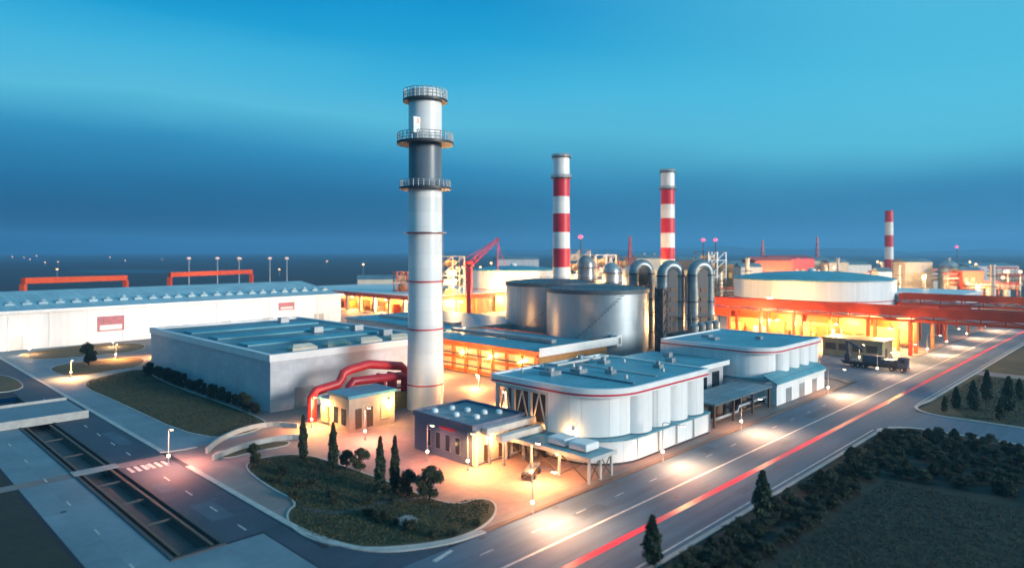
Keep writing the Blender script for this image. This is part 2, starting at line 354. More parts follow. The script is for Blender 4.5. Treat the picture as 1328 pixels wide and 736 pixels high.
# open truss bay on the hall's left flank
for i, y in enumerate((11.4, 15.6, 19.8, 24)):
    MB().box(.1, y - .3, .05, .7, y + .3, 11.3).build('bay_column', 'steel_pale', h)
for a in (11.4, 15.6, 19.8):
    mb = MB(); mb.beam((.4, a + .4, 4.6), (.4, a + 2.1, 10.6), .22); mb.beam((.4, a + 2.1, 10.6), (.4, a + 3.9, 4.6), .22); mb.beam((.4, a + .3, 4.4), (.4, a + 3.9, 4.4), .3); mb.beam((.4, a + .3, 10.85), (.4, a + 3.9, 10.85), .5)
    mb.build('bay_truss', 'steel_pale', h)
MB().box(4.2, 11.2, .4, 4.49, 25, 11.2).build('bay_back_wall', 'dark', h)
MB().box(-.9, 11.1, 4.02, 4.1, 25, 4.3).build('bay_floor', 'conc', h)
h2 = hall('process_hall', 'white rounded hall with blue roof and lean-to beside the truck yard', 157, 70.5, 32, 28, 12.8, 5.0, 7, 0)
for x, y, s in ((10, 18, 1.2), (14, 22, 1.2), (20, 10, .8)):
    MB().box(x - s, y - s, 12.45, x + s, y + s, 13.1).build('roof_vent', 'steel', h2, bevel=.1)
mb = MB(); vs = [(-2, -4.2, 5.0), (29, -4.2, 5.0), (29, -.9, 6.6), (-2, -.9, 6.6)]
mb.add([(*p[:2], p[2]) for p in vs] + [(p[0], p[1], p[2] + .35) for p in vs], [(0, 3, 2, 1), (4, 5, 6, 7), (0, 1, 5, 4), (1, 2, 6, 5), (2, 3, 7, 6), (3, 0, 4, 7)]); mb.build('lean_to_roof', 'roof_blue', h2)
MB().box(-1.2, -3.8, .1, 28.4, -.95, 4.95).build('lean_to_wall', 'white', h2)
MB().box(-1.6, -4.1, 4.55, 28.8, -3.803, 4.97).build('eaves_trim', 'white_plain', h2)
for x in (4, 12, 20): MB().box(x, -3.86, .15, x + 3.2, -3.802, 3.4).build('door', 'steel', h2)
# link building between the two halls
lk = thing('link_building', 'low flat roofed link building between the two white halls', 'building', W(124.2, 80))
MB().box(0, 0, 0, 31.5, 20, 8.6).build('wall', 'grey_wall', lk)
MB().box(-.3, -1.4, 8.603, 31.6, 20.4, 9.4).build('roof', 'roof_blue', lk)
MB().box(-.3, -1.7, 8.4, 31.6, -1.403, 9.5).build('fascia', 'white_plain', lk)
for k in range(5): MB().box(2 + k * 6, -.12, 2.4, 5.4 + k * 6, -.003, 7).build('window', 'glass', lk)
for k in range(4): MB().box(4 + k * 7, 6 + (k % 2) * 5, 9.403, 5.6 + k * 7, 8 + (k % 2) * 5, 10.5).build('roof_unit', 'steel', lk, bevel=.1)
# equipment canopy between halls
cn = thing('equipment_canopy', 'grey equipment canopy over dark pipework between the two white halls', 'canopy', W(127, 67))
MB().box(0, 0, 4.6, 27, 9, 5.0).build('roof', 'roof_grey', cn)
mb = MB()
for x in (.6, 9, 18, 26.4):
    for y in (.5, 8.4): mb.box(x - .2, y - .2, .05, x + .2, y + .2, 4.597)
mb.build('posts', 'brown', cn)['kind'] = 'stuff'
for k, (x, y) in enumerate(((3, 5), (8, 4), (13, 5), (19, 4), (23.5, 5))):
    mb = MB().cyl(x, y, .05, 3.4, 1.5, n=20); mb.lathe([(1.5, 3.4), (1.1, 3.9), (.3, 4.1)], x, y, 20); mb.build('vessel', 'brown' if k % 2 else 'dark', cn, smooth=True)
MB().pipe([(.5, 1.2, 1.4), (12, 1.2, 1.4), (12.5, 1.2, 2.4), (26, 1.2, 2.4)], .35).build('pipe', 'steel', cn, smooth=True)
MB().pipe([(1, 2.2, .6), (20, 2.2, .6), (26.5, 2.2, .6)], .3).build('pipe', 'brown', cn, smooth=True)
# small slate building by the plaza
sb = thing('plaza_building', 'small slate grey flat roofed building with four tall windows on the plaza', 'building', W(76.6, 84.2))
MB().box(0, 0, .06, 12.5, 15.6, 6.1).build('wall', 'slate_wall', sb)
MB().box(0, -.13, .3, 12.5, -.003, 5.9).build('side_wall', 'cream', sb)
MB().ring(rrect(-.25, -.3, 12.7, 15.85, (.05,) * 4, 1), rrect(.3, .3, 12.2, 15.3, (.05,) * 4, 1), 6.103, 7.0).build('parapet', 'slate_wall', sb)
MB().box(.3, .3, 6.103, 12.2, 15.3, 6.6).build('roof', 'roof_grey', sb)
for x, y in ((2.6, 13), (6.2, 12.4), (3.4, 8), (7.2, 9.2), (8.2, 5.8), (4.8, 4.2), (10.2, 4)):
    mb = MB().lathe([(.62, 6.6), (.62, 6.95), (.5, 7.2), (.2, 7.32)], x, y, 18); mb.build('roof_dome', 'white_plain', sb, smooth=True)
for y in (3.0, 5.6, 8.2, 10.8):
    w_ = MB().box(-.10, y, 1.3, -.003, y + 1.3, 4.3).build('window', 'steel', sb); MB().box(-.14, y + .12, 1.42, -.103, y + 1.18, 4.18).build('pane', 'glass', w_)
MB().box(-.09, 4.2, 5.0, -.003, 8.5, 5.45).build('name_board', 'stripe_red', sb)
for x in (2.5, 6.0, 9.5): MB().box(x, -.2, .5, x + 1.6, -.133, 3.2).build('door', 'brown', sb)
MB().box(-.05, -.9, .06, .5, -.33, 6.0).build('corner_pier', 'cream', sb)
# elevated ducts linking it to the hall
for k, (dv, z, du0, du1) in enumerate(((82.6, 5.2, 78.5, 90.6), (80.2, 4.2, 79.5, 89.8))):
    t = thing('elevated_duct', ('upper', 'lower')[k] + ' pale rectangular duct running from the slate building towards the white hall', 'duct', W(0, 0), group='elevated ducts')
    MB().box(du0, dv, z, du1, dv + 1.4, z + 1.1).build('casing', 'steel_pale', t, bevel=.06)
    for x in (du0 + 1.2, du0 + 6, du1 - 1.2): MB().box(x - .18, dv + .5, .06, x + .18, dv + .9, z - .003).build('support_leg', 'steel', t)
# entrance canopy in front of the hall
ec = thing('entrance_canopy', 'blue flat canopy on lattice posts in front of the white hall corner', 'canopy', W(83.2, 63.9 + .9))
MB().box(0, 0, 3.7, 6.6, 19, 4.05).build('roof', 'roof_blue', ec)
MB().box(-.2, -.2, 3.55, -.003, 19, 4.2).build('edge_trim', 'steel_pale', ec); MB().box(-.2, -.4, 3.55, 6.7, -.203, 4.2).build('edge_trim', 'steel_pale', ec)
for x, y in ((.4, .4), (3.3, .4), (6.2, .4), (.4, 6.4), (.4, 12.5), (.4, 18.4)):
    MB().box(x - .17, y - .17, .05, x + .17, y + .17, 3.697).build('post', 'steel_pale', ec)
mb = MB()
for a, b in ((.4, 6.4), (6.4, 12.5), (12.5, 18.4)):
    mb.beam((.4, a + .2, .3), (.4, b - .2, 3.5), .12); mb.beam((.4, a + .2, 3.5), (.4, b - .2, .3), .12)
for a, b in ((.4, 3.3), (3.3, 6.2)): mb.beam((a + .2, .4, .3), (b - .2, .4, 3.5), .12); mb.beam((a + .2, .4, 3.5), (b - .2, .4, .3), .12)
mb.build('cross_bracing', 'brown', ec)
MB().pipe([(2, 1, 3.1), (2, 18, 3.1)], .25).build('pipe', 'brown', ec, smooth=True)
for k, y in enumerate((2.0, 6.4)):
    t = thing('air_unit', 'white boxy air handling unit on the entrance canopy, ' + ('the one nearer the road' if k == 0 else 'the one farther from the road'), 'air unit', W(85, 64.8 + y, 4.05), group='air units on the canopy')
    MB().box(0, 0, .15, 3.4, 3.7, 1.35).build('casing', 'white_plain', t, bevel=.22); MB().box(.2, .2, 0, 3.2, 3.5, .148).build('base_frame', 'dark', t)
# pipe trailer on the plaza
pt = thing('pipe_trailer', 'low brown trailer loaded with pipes parked on the lit plaza', 'trailer', W(80.2, 74.2, .05), ANG + .5)
MB().box(-2.6, -.9, .7, 2.6, .9, .9).build('bed', 'brown', pt)
for y in (-.55, 0, .55): MB().pipe([(-2.5, y, 1.16), (2.9, y, 1.16)], .24).build('pipe', 'steel', pt, smooth=True)
for x in (-1.5, 1.5):
    for y in (-1.0, 1.0):
        MB().pipe([(x, y - .12, .42), (x, y + .12, .42)], .42, 18).build('wheel', 'rubber', pt, smooth=True)
MB().beam((2.6, 0, .75), (4.2, 0, .5), .15).build('tow_bar', 'dark', pt)

# ================================================================ WAREHOUSES
wh = thing('grey_warehouse', 'large grey block warehouse with flat blue roof beside the tall chimney', 'warehouse', W(70.8, 144.4))
MB().box(0, 0, 0, 48, 77, 11.3).build('wall', 'grey_wall', wh)
MB().ring(rrect(-.3, -.3, 48.3, 77.3, (.05,) * 4, 1), rrect(.8, .8, 47.2, 76.2, (.05,) * 4, 1), 11.303, 12.9).build('fascia', 'fascia', wh)
MB().box(.8, .8, 11.303, 47.2, 76.2, 12.3).build('roof', 'roof_grey', wh)
for k in range(4):
    mb = MB().box(8 + 9.4 * k, 5, 12.303, 14.5 + 9.4 * k, 8.2, 12.9); mb.add([(8 + 9.4 * k, 5, 12.9), (14.5 + 9.4 * k, 5, 12.9), (14.5 + 9.4 * k, 8.2, 12.9), (8 + 9.4 * k, 8.2, 12.9), (9 + 9.4 * k, 6.6, 13.7), (13.5 + 9.4 * k, 6.6, 13.7)], [(0, 1, 5, 4), (1, 2, 5), (2, 3, 4, 5), (3, 0, 4)]); mb.build('rooflight', 'cream', wh)
for k in range(3): MB().box(4, 20 + 18 * k, 12.303, 44, 26 + 18 * k, 12.75).build('roof_panel', 'roof_blue', wh)
for x, y in ((40, 14), (41, 30), (30, 34), (36, 66)): MB().box(x, y, 12.303, x + 3, y + 2.4, 14).build('roof_unit', 'steel', wh, bevel=.1)
for x in (6, 27): MB().box(x, -.1, .1, x + 4.5, -.003, 4.8).build('roller_door', 'steel', wh)
M['sign_faded'] = mat('faded_sign_paint', (.50, .16, .19), .6, var=.3, scale=.4)
lw = thing('long_warehouse', 'long white warehouse with blue roof and rows of ridge vents along the left', 'warehouse', W(-60, 297, 0), ANG + .03)
MB().box(0, 0, 0, 247, 80, 14).build('wall', 'white', lw)
mb = MB(); mb.add([(-.8, -1, 14.003), (247.8, -1, 14.003), (247.8, 81, 14.003), (-.8, 81, 14.003), (-.8, 40, 19.5), (247.8, 40, 19.5)], [(0, 1, 5, 4), (2, 3, 4, 5), (1, 2, 5), (3, 0, 4), (0, 3, 2, 1)]); M['roof_pale'] = mat('pale_blue_roofing', (.36, .54, .60), .5, var=.22, scale=.12, seam=(1.9, 90, 'flat', .12), seam_dark=.7); mb.build('roof', 'roof_pale', lw)
MB().box(-1, -1.3, 13.3, 248, -1.003, 14.4).build('gutter', 'white_plain', lw)
vm = MB().box(-1.9, -1.2, 0, 1.9, 1.2, 1.3); vm.lathe([(1.15, 1.3), (1.35, 2.2), (.8, 2.9), (.15, 3.1)], 0, 0, 14)
M['vent'] = mat('pale_blue_vent_paint', (.36, .52, .60), .5, var=.25, scale=.6)
v0 = vm.build('roof_vent', 'vent', lw, smooth=True); v0.location = (100, 12, 15.4); v0.scale = (.8, .8, .75)
for k in range(1, 27):
    c = v0.copy(); COL.objects.link(c); c.location = (100 + k * 5.55 + random.uniform(-.4, .4), 12, 15.4); c.scale = (.8, .8, random.uniform(.6, .85))
for x0, x1, z0, z1 in ((137, 146.5, 4.5, 10.3), (213, 221, 8.0, 11.5)):
    s_ = MB().box(x0, -.3, z0, x1, -.003, z1).build('wall_sign', 'sign_faded', lw)
    MB().box(x0 + .8, -.36, z0 + .5, x1 - .8, -.303, z0 + (z1 - z0) * .42).build('pale_panel', 'fascia', s_)
for x in (108, 160, 185, 205, 232): MB().box(x, -.2, .1, x + 5, -.003, 5).build('roller_door', 'steel', lw)
for k in range(12): MB().box(96 + k * 12.5, -.25, .1, 96.5 + k * 12.5, -.003, 13.2).build('pilaster', 'white_plain', lw)
# cream gatehouse with red pipe frame
M['gate_wall'] = mat('apricot_render', (.60, .42, .31), .6, var=.25, scale=.3)
gh = thing('gatehouse', 'small cream lit gatehouse in front of the red pipe frame', 'building', W(74, 117.6))
MB().box(0, 0, .05, 11, 7.2, 6.6).build('wall', 'gate_wall', gh)
MB().box(-.4, -.4, 6.603, 11.4, 7.6, 7.2).build('roof', 'roof_blue', gh)
MB().box(.5, 7.203, .05, 8, 11.5, 4.9).build('side_annexe', 'cream', gh); MB().box(.1, 7.3, 4.903, 8.4, 11.9, 5.4).build('annexe_roof', 'roof_blue', gh)
for x in (1.5, 4.2): MB().box(x, -.12, .4, x + 1.4, -.003, 4.4).build('door', 'brown', gh)
MB().box(7.6, -.12, 1.4, 9.8, -.003, 4.6).build('window', 'win_lit', gh)
for y in (1.2, 4.0): MB().box(-.12, y, 1.2, -.003, y + 1.5, 4.4).build('window', 'glass', gh)
MB().box(-.12, 8, .6, .497, 10.5, 3.8).build('lit_window', 'win_lit', gh)
M['frame_red'] = mat('scarlet_painted_steel', (.68, .03, .03), .42, var=.2, scale=.3)
rp = thing('pipe_rack', 'bright red stepped pipe frame arching behind the cream gatehouse', 'pipe frame', W(73.5, 131))
MB().pipe([(0, 0, .05), (0, 0, 5.2), (.9, 0, 6.3), (6.2, 0, 7.0), (7.2, 0, 8.2), (7.6, 0, 9.2), (9, 0, 9.7), (14, 0, 10.4), (23, 0, 8.9), (24.3, 0, 7.8), (24.5, 0, .05)], 1.0, 14).build('upper_pipe', 'frame_red', rp, smooth=True)
MB().pipe([(8, -1.8, .05), (8, -1.8, 6.6), (8.8, -1.8, 7.5), (22, -1.8, 7.0), (22.8, -1.8, 6.2), (22.8, -1.8, .05)], .95, 14).build('lower_pipe', 'crimson', rp, smooth=True)
for x in (16.5, 19.5): MB().box(x, -2.4, .05, x + .6, .6, 8).build('post', 'crimson', rp)
MB().box(15, -2.6, 4.2, 24, .8, 4.7).build('platform', 'crimson', rp)
mb = MB().box(17.2, -3.8, .05, 23.5, -2.7, 3.6); mb.build('cabinet', 'ochre', rp)
# orange-lit machine house
mh = thing('machine_house', 'blue roofed machine house with an orange lit glazed flank behind the chimney', 'building', W(135, 122))
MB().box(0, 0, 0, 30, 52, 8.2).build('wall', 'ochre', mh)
mb = MB(); mb.add([(-.8, -.6, 8.9), (30.4, -.6, 8.9), (30.4, 52.4, 8.9), (-.8, 52.4, 8.9), (8, -.6, 9.5), (8, 52.4, 9.5)], [(0, 4, 5, 3), (4, 1, 2, 5), (0, 1, 4), (2, 3, 5), (0, 3, 2, 1)]); mb.build('roof', 'roof_blue', mh)
MB().ring(rrect(-1, -.9, 30.6, 52.6, (.05,) * 4, 1), rrect(-.75, -.55, 30.3, 52.3, (.05,) * 4, 1), 8.203, 9.2).build('fascia', 'orange', mh)
MB().box(-1, -1.25, 7.9, 33.5, -.903, 10.2).build('gable_beam', 'white_plain', mh); MB().box(33.503, -1.3, 7.2, 36, 1, 10.6).build('gable_end_box', 'white_plain', mh); MB().box(34.2, -1.36, 8, 35.3, -1.303, 9.8).build('louvre', 'steel', mh)
for j in range(2):
    for k in range(9):
        MB().box(-.12, 1.6 + k * 5.6, 1.2 + j * 3.6, -.003, 5.6 + k * 5.6, 3.8 + j * 3.5).build('window', 'win_lit', mh)
for z in (.6, 4.2, 7.6): MB().box(-.5, 0, z, -.123, 52, z + .35).build('flank_rail', 'orange', mh)
for k in range(10): MB().box(-.75, .2 + k * 5.7, 0, -.503, .7 + k * 5.7, 8.2).build('flank_post', 'orange', mh)
for z in (2.4, 5.6): MB().pipe([(-1.1, .5, z), (-1.1, 51, z)], .22, 8).build('flank_pipe', 'brown', mh, smooth=True)
MB().box(12, 6, 9.6, 14, 50, 10.6).build('roof_duct', 'steel', mh)

bs = thing('back_store', 'low blue roofed store between the grey warehouse and the red canopy shed', 'store', W(150, 178))
MB().box(0, 0, 0, 46, 62, 8.4).build('wall', 'grey_wall', bs); MB().box(-.6, -.6, 8.403, 46.6, 62.6, 9.3).build('roof', 'roof_blue', bs); MB().box(10, 8, 9.303, 14, 54, 10.3).build('roof_duct', 'steel', bs)
for k in range(6): MB().box(-.1, 4 + k * 9.6, 2, -.003, 9 + k * 9.6, 5.5).build('window', 'glass', bs)

# ================================================================ CHIMNEYS
def ring_rail(t, r, z, h_=1.25, m='steel', pm='dark', thick=.4, rin=3.0):
    MB().lathe([(rin, z), (r, z), (r, z + thick), (rin, z + thick)], n=48, cap=False).build('platform', pm, t, smooth=True)
    mb = MB(); n = 30
    for k in range(n):
        a = 2 * PI * k / n; mb.beam((r * .97 * math.cos(a), r * .97 * math.sin(a), z + thick), (r * .97 * math.cos(a), r * .97 * math.sin(a), z + thick + h_), .16)
    for q in (.33, .66, 1):
        pts = [(r * .97 * math.cos(2 * PI * k / 40), r * .97 * math.sin(2 * PI * k / 40), z + thick + h_ * q) for k in range(41)]; mb.pipe(pts, .08, 6)
    mb.build('railing', m, t, smooth=True)
X, Y = P(551.5, 157); ch = thing('main_chimney', 'tall white chimney with grey upper band and ringed platforms', 'chimney', (X, Y, 0))
zz = lambda y: PZ(y, 157)
MB().lathe([(4.2, 0), (4.05, 12), (3.85, 30), (3.8, zz(243))], n=56, cap=False).build('shaft', 'chim_white', ch, smooth=True)
MB().lathe([(3.78, zz(243)), (3.78, zz(186))], n=56, cap=False).build('grey_band', 'chim_grey', ch, smooth=True)
MB().lathe([(3.8, zz(186)), (3.8, zz(118)), (3.3, zz(118)), (3.3, zz(135))], n=56, cap=False).build('upper_shaft', 'chim_white', ch, smooth=True)
ring_rail(ch, 5.1, zz(133), 2.2, 'steel', 'dark', .5, 3.5); ring_rail(ch, 6.5, zz(188), 1.9, 'steel', 'dark', .6, 3.5); ring_rail(ch, 5.9, zz(246), 1.5, 'steel', 'dark', .5, 3.5)
for y in (302, 364, 425, 496): MB().lathe([(3.9, zz(y + 1)), (4.25, zz(y + 1)), (4.25, zz(y - .6)), (3.9, zz(y - .6))], n=56, cap=False).build('ring', 'stripe_red', ch, smooth=True)
y = 302; MB().lathe([(4.2, zz(302)), (5.0, zz(302)), (5.0, zz(301)), (4.2, zz(301))], n=40, cap=False).build('ring_walkway', 'steel', ch, smooth=True)
mb = MB(); a = math.radians(-20); cx, cy = 4.15 * math.cos(a), 4.15 * math.sin(a)
for q in (-.3, .3): mb.beam((cx - q * .34, cy + q * .94, 1), (cx * .95 - q * .34, cy * .95 + q * .94, zz(250)), .09)
for z in range(2, int(zz(250)), 1): mb.beam((cx - .1, cy + .28, z), (cx + .1, cy - .28, z), .06)
mb.build('ladder', 'steel', ch)
MB().lathe([(.35, 0), (.35, .8), (.1, 1.0)], -3.6, -2.6, 12).build('lamp', 'lamp_far', ch, smooth=True).location = (-1.2, -1.2, zz(165))
MB().box(-6.1, -3.6, zz(178), -4.2, -2.4, zz(158)).build('instrument_box', 'white_plain', ch, bevel=.1)
def rw_chimney(label, x, Y, r, top, bands, cap_y=None, small=False):
    X, _ = P(x, Y); t = thing('striped_chimney', label, 'chimney', (X, Y, 0), group='red and white striped chimneys'); z = lambda y: PZ(y, Y)
    ys = [b[0] for b in bands] + [None]; rr = lambda zz_: r * (1.12 - .12 * min(1, zz_ / z(top)))
    for i, (y0, c) in enumerate(bands):
        z1 = z(y0); z0 = z(ys[i + 1]) if ys[i + 1] else 0
        MB().lathe([(rr(z0), z0), (rr(z1), z1)], n=40, cap=(i == 0)).build('red_band' if c == 'r' else 'white_band', 'chim_red' if c == 'r' else 'chim_white', t, smooth=True)
    if not small:
        ring_rail(t, r * 1.28, z(bands[1][0]), 1.3, 'steel', 'dark', .4, r * .9); ring_rail(t, r * 1.2, z(top + 4), 1.2, 'steel', 'dark', .4, r * .9)
        mb = MB()
        for q in (-.3, .3): mb.beam((r + .3, q, 2), (r + .12, q, z(top + 4)), .1)
        mb.build('ladder', 'steel', t)
    return t
rw_chimney('red and white striped chimney rising behind the silver tanks', 728, 300, 3.55, 201, [(201, 'w'), (232, 'r'), (255, 'w'), (277, 'r'), (301, 'w'), (322, 'r'), (346, 'w')])
rw_chimney('red and white striped chimney rising behind the arched ducts', 866, 364, 3.5, 220, [(220, 'w'), (246, 'r'), (265, 'w'), (283, 'r'), (302, 'w'), (321, 'r'), (336, 'w')])
rw_chimney('distant dark red and white chimney behind the white drum store', 1153, 655, 3.6, 273, [(273, 'r'), (288, 'w'), (305, 'r'), (320, 'w'), (336, 'r'), (350, 'w')], small=True)

# ================================================================ TANKS, DUCTS
def tank(label, X, Y, r, top):
    t = thing('silver_tank', label, 'tank', (X, Y, 0), 0, 'silver storage tanks')
    MB().lathe([(r, 0), (r, top - 1.3)], n=72).build('shell', 'silver', t, smooth=True)
    MB().lathe([(r + .35, top - 1.297), (r + .35, top), (r * .5, top + .9), (.3, top + 1.2)], n=72).build('roof', 'dark_roof', t, smooth=True)
    MB().lathe([(r + .12, 2), (r + .12, 2.4)], n=72, cap=False).build('base_ring', 'dark', t, smooth=True)
    mb = MB(); n = 36
    for k in range(n):
        a = 2 * PI * k / n; c, s_ = math.cos(a) * r, math.sin(a) * r; mb.beam((c, s_, top), (c, s_, top + 1.1), .1)
    mb.pipe([(r * math.cos(2 * PI * k / 48), r * math.sin(2 * PI * k / 48), top + 1.1) for k in range(49)], .07, 6); mb.build('railing', 'dark', t)
    mb = MB()
    for k in range(26):
        a = math.radians(-150 + k * 3.2); c, s_ = math.cos(a), math.sin(a)
        mb.beam((c * r, s_ * r, 1 + k * .85), (c * (r + 1), s_ * (r + 1), 1 + k * .85), .5, .12)
    mb.build('stair', 'dark', t)['kind'] = 'stuff'
    return t
tank('broad silver cylindrical tank with dark roof standing in front', 28, 224, 16.6, 23.9)
tank('silver cylindrical tank with dark roof standing half behind the other', 14.6, 262, 17, 24.2)
sw = thing('stair_tower', 'dark steel stair tower against the right side of the broad silver tank', 'tower', (47.3, 216, 0))
for x in (-1.3, 1.3):
    for y in (-1.3, 1.3): MB().box(x - .18, y - .18, 0, x + .18, y + .18, 24.5).build('post', 'dark', sw)
for k in range(8): MB().box(-1.5, -1.5, 2.8 + k * 3, 1.5, 1.5, 3.0 + k * 3).build('landing', 'dark', sw)
mb = MB()
for k in range(8): mb.beam((-1.3, -1.35, k * 3), (1.3, -1.35, 3 + k * 3), .25); mb.beam((-1.35, 1.3, 3 + k * 3), (-1.35, -1.3, k * 3), .25)
mb.build('stair_flights', 'dark', sw)
MB().box(-1.1, -1.1, 0, 1.1, 1.1, 24).build('lift_shaft', 'dark_roof', sw)
def duct(label, x, Y, top_y, sep=3.3, r=1.95):
    X, _ = P(x, Y); t = thing('arched_duct', label, 'duct', (X, Y, 0), .35, 'arched ducts beside the silver tanks'); top = PZ(top_y, Y) - r
    pts = [(-sep, 0, 0), (-sep, 0, 9), (-sep, 0, top - sep)] + [(-sep * math.cos(PI * i / 16), 0, top - sep + sep * math.sin(PI * i / 16)) for i in range(1, 16)] + [(sep, 0, top - sep), (sep, 0, 9), (sep, 0, 0)]
    MB().pipe(pts, r, 24).build('tube', 'duct', t, smooth=True)
    for z in (6, 12, 18, top - sep - .5):
        for s_ in (-1, 1): MB().lathe([(r, z), (r + .35, z), (r + .35, z + .4), (r, z + .4)], s_ * sep, 0, 24, False).build('flange', 'dark', t, smooth=True)
    mb = MB(); q = 2.0; zc = top - sep; pf = [(-q, 0), (q, 0)] + [(q * math.cos(PI * k / 12), zc + q * math.sin(PI * k / 12)) for k in range(13)]; n = len(pf)
    mb.add([(p[0], -1.55, p[1]) for p in pf] + [(p[0], 1.7, p[1]) for p in pf], [tuple(range(n)), tuple(range(2 * n - 1, n - 1, -1))] + [(k, (k + 1) % n, n + (k + 1) % n, n + k) for k in range(n)]); mb.build('inner_casing', 'dark', t)
    for k in range(5): MB().box(-1.3, -1.75, 8 + k * 3.4, 1.3, -1.553, 9.6 + k * 3.4).build('casing_louvre', 'brown', t)
    MB().box(-sep - 2.9, -2.9, 13.2, sep + 2.9, -2.2, 13.5).build('walkway', 'dark', t)
    for x_ in (-sep - 2.6, sep + 2.6): MB().box(x_ - .15, -2.8, 0, x_ + .15, -2.5, 13.197).build('walkway_leg', 'dark', t)
    return t
duct('grey arched duct partly hidden behind the dark stair tower', 832, 252, 336, 3.2, 1.9)
duct('grey arched duct in the middle of the three beside the tanks', 870, 240, 337)
duct('grey arched duct on the right of the three beside the tanks', 909, 240, 336)
ft = thing('filter_house', 'dark blocky filter house at the foot of the arched ducts', 'building', W(190, 104))
MB().box(0, 0, 0, 20, 13, 9).build('wall', 'dark_roof', ft); MB().box(-.4, -.4, 9.003, 20.4, 13.4, 9.6).build('roof', 'dark', ft)
for k in range(4): MB().lathe([(1.5, 9.603), (1.5, 12.5), (.6, 13.2)], 3 + k * 4.6, 5, 16).build('hopper', 'duct', ft, smooth=True)
for k in range(5): MB().box(1.2 + k * 3.8, -.1, 2, 3.6 + k * 3.8, -.003, 6.5).build('louvre', 'steel', ft)

# ================================================================ RED PIPE BRIDGES AND SHEDS ON THE RIGHT
def pipe_bridge(label, u, v0, v1, z0, z1, w, step, m='red', dp=3.1):
    t = thing('pipe_bridge', label, 'pipe bridge', W(u, 0), group='red pipe bridges')
    for x in (-w / 2, w / 2):
        mb = MB().box(x - .35, v0, z0, x + .35, v1, z0 + .8); mb.build('bottom_chord', m, t)
        mb = MB().box(x - .35, v0, z1 - dp, x + .35, v1, z1); mb.build('top_chord', m, t)
    mb = MB(); v = v0
    k = 0
    while v < v1 - .1:
        e = min(v + step / 2, v1)
        for x in (-w / 2, w / 2): mb.beam((x, v + .1, z0 + .8 if k % 2 else z1 - dp), (x, e - .1, z1 - dp if k % 2 else z0 + .8), .35); mb.beam((x, v, z0 + .75), (x, v, z1 - dp), .4)
        mb.beam((-w / 2 + .4, v, z0 + .3), (w / 2 - .4, v, z0 + .3), .3)
        v = e; k += 1
    mb.build('lattice', m, t)
    for x in (-w / 4, 0, w / 4): MB().pipe([(x, v0 + .5, z0 + 1.1), (x, v1 - .5, z0 + 1.1)], .4, 12).build('pipe', 'steel_pale', t, smooth=True)
    v = v1
    while v > v0 - .1:
        if v > 64.5:
            for x in (-w / 2, w / 2): MB().box(x - .55, v - .55, 0, x + .55, v + .55, z0 - .003).build('column', m, t)
        v -= step
    for x in (-w / 2, w / 2): MB().box(x - .5, v0 + .2, 0, x + .5, v0 + 1.2, z0 - .003).build('column', m, t)
    return t
pipe_bridge('long red pipe bridge on orange columns crossing the road beyond the truck', 267, 26, 146, 11.6, 16.6, 7, 13.3)
pipe_bridge('second red pipe bridge crossing the road farther away', 335, 12, 88, 12.6, 17.5, 6, 15, dp=2.4)
# portal rows along the road
for k, u in enumerate((292, 312, 352, 376)):
    t = thing('red_portal', 'red steel portal frame by the far road, number%s in its row' % ''.join((' one nearest', ' two', ' three', ' four farthest')[k:k + 1]), 'portal', W(u, 66), group='red portals by the far road')
    t['label'] = ('red portal frame by the far road, nearest in its row', 'red portal frame by the far road, second nearest in its row', 'red portal frame by the far road, beyond the second pipe bridge', 'red portal frame by the far road, farthest in its row')[k]
    for y in (0, 9): MB().box(-.5, y - .5, 0, .5, y + .5, 10.5).build('column', 'orange', t)
    MB().box(-.5, -1.2, 10.503, .5, 10.2, 11.8).build('beam', 'red', t)
# orange open shed under the long bridge
os_ = thing('orange_shed', 'long orange open fronted shed glowing beneath the red pipe bridge', 'shed', W(273, 70))
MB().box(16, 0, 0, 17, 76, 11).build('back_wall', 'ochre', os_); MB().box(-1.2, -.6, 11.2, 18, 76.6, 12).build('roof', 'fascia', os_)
MB().box(-1.5, -.6, 8.2, -1.203, 76.6, 11.8).build('fascia', 'orange', os_)
for k in range(8): MB().box(-.9, 2 + k * 10.2, 0, -.1, 2.8 + k * 10.2, 11.197).build('column', 'orange', os_)
for k in range(7): MB().box(8, 5 + k * 10.2, 0, 12, 9.5 + k * 10.2, 3 + (k * 37 % 4)).build('machine', ('ochre', 'brown', 'cream')[k % 3], os_, bevel=.2)
M['cabin'] = mat('yellowed_render', (.50, .36, .19), .6, var=.25, scale=.3)
cb = thing('yard_cabin', 'cream flat roofed yard cabin with brown window band behind the truck', 'cabin', W(246, 70))
MB().box(0, 0, 0, 11, 19, 5.6).build('wall', 'cabin', cb); MB().box(-.4, -.4, 5.603, 11.4, 19.4, 6.1).build('roof', 'cabin', cb)
for k in range(4): MB().box(-.1, 1.5 + k * 4.4, 2.0, -.003, 4.9 + k * 4.4, 4.3).build('window', 'brown', cb)
MB().box(3, -.1, .1, 5, -.003, 3.4).build('door', 'brown', cb)
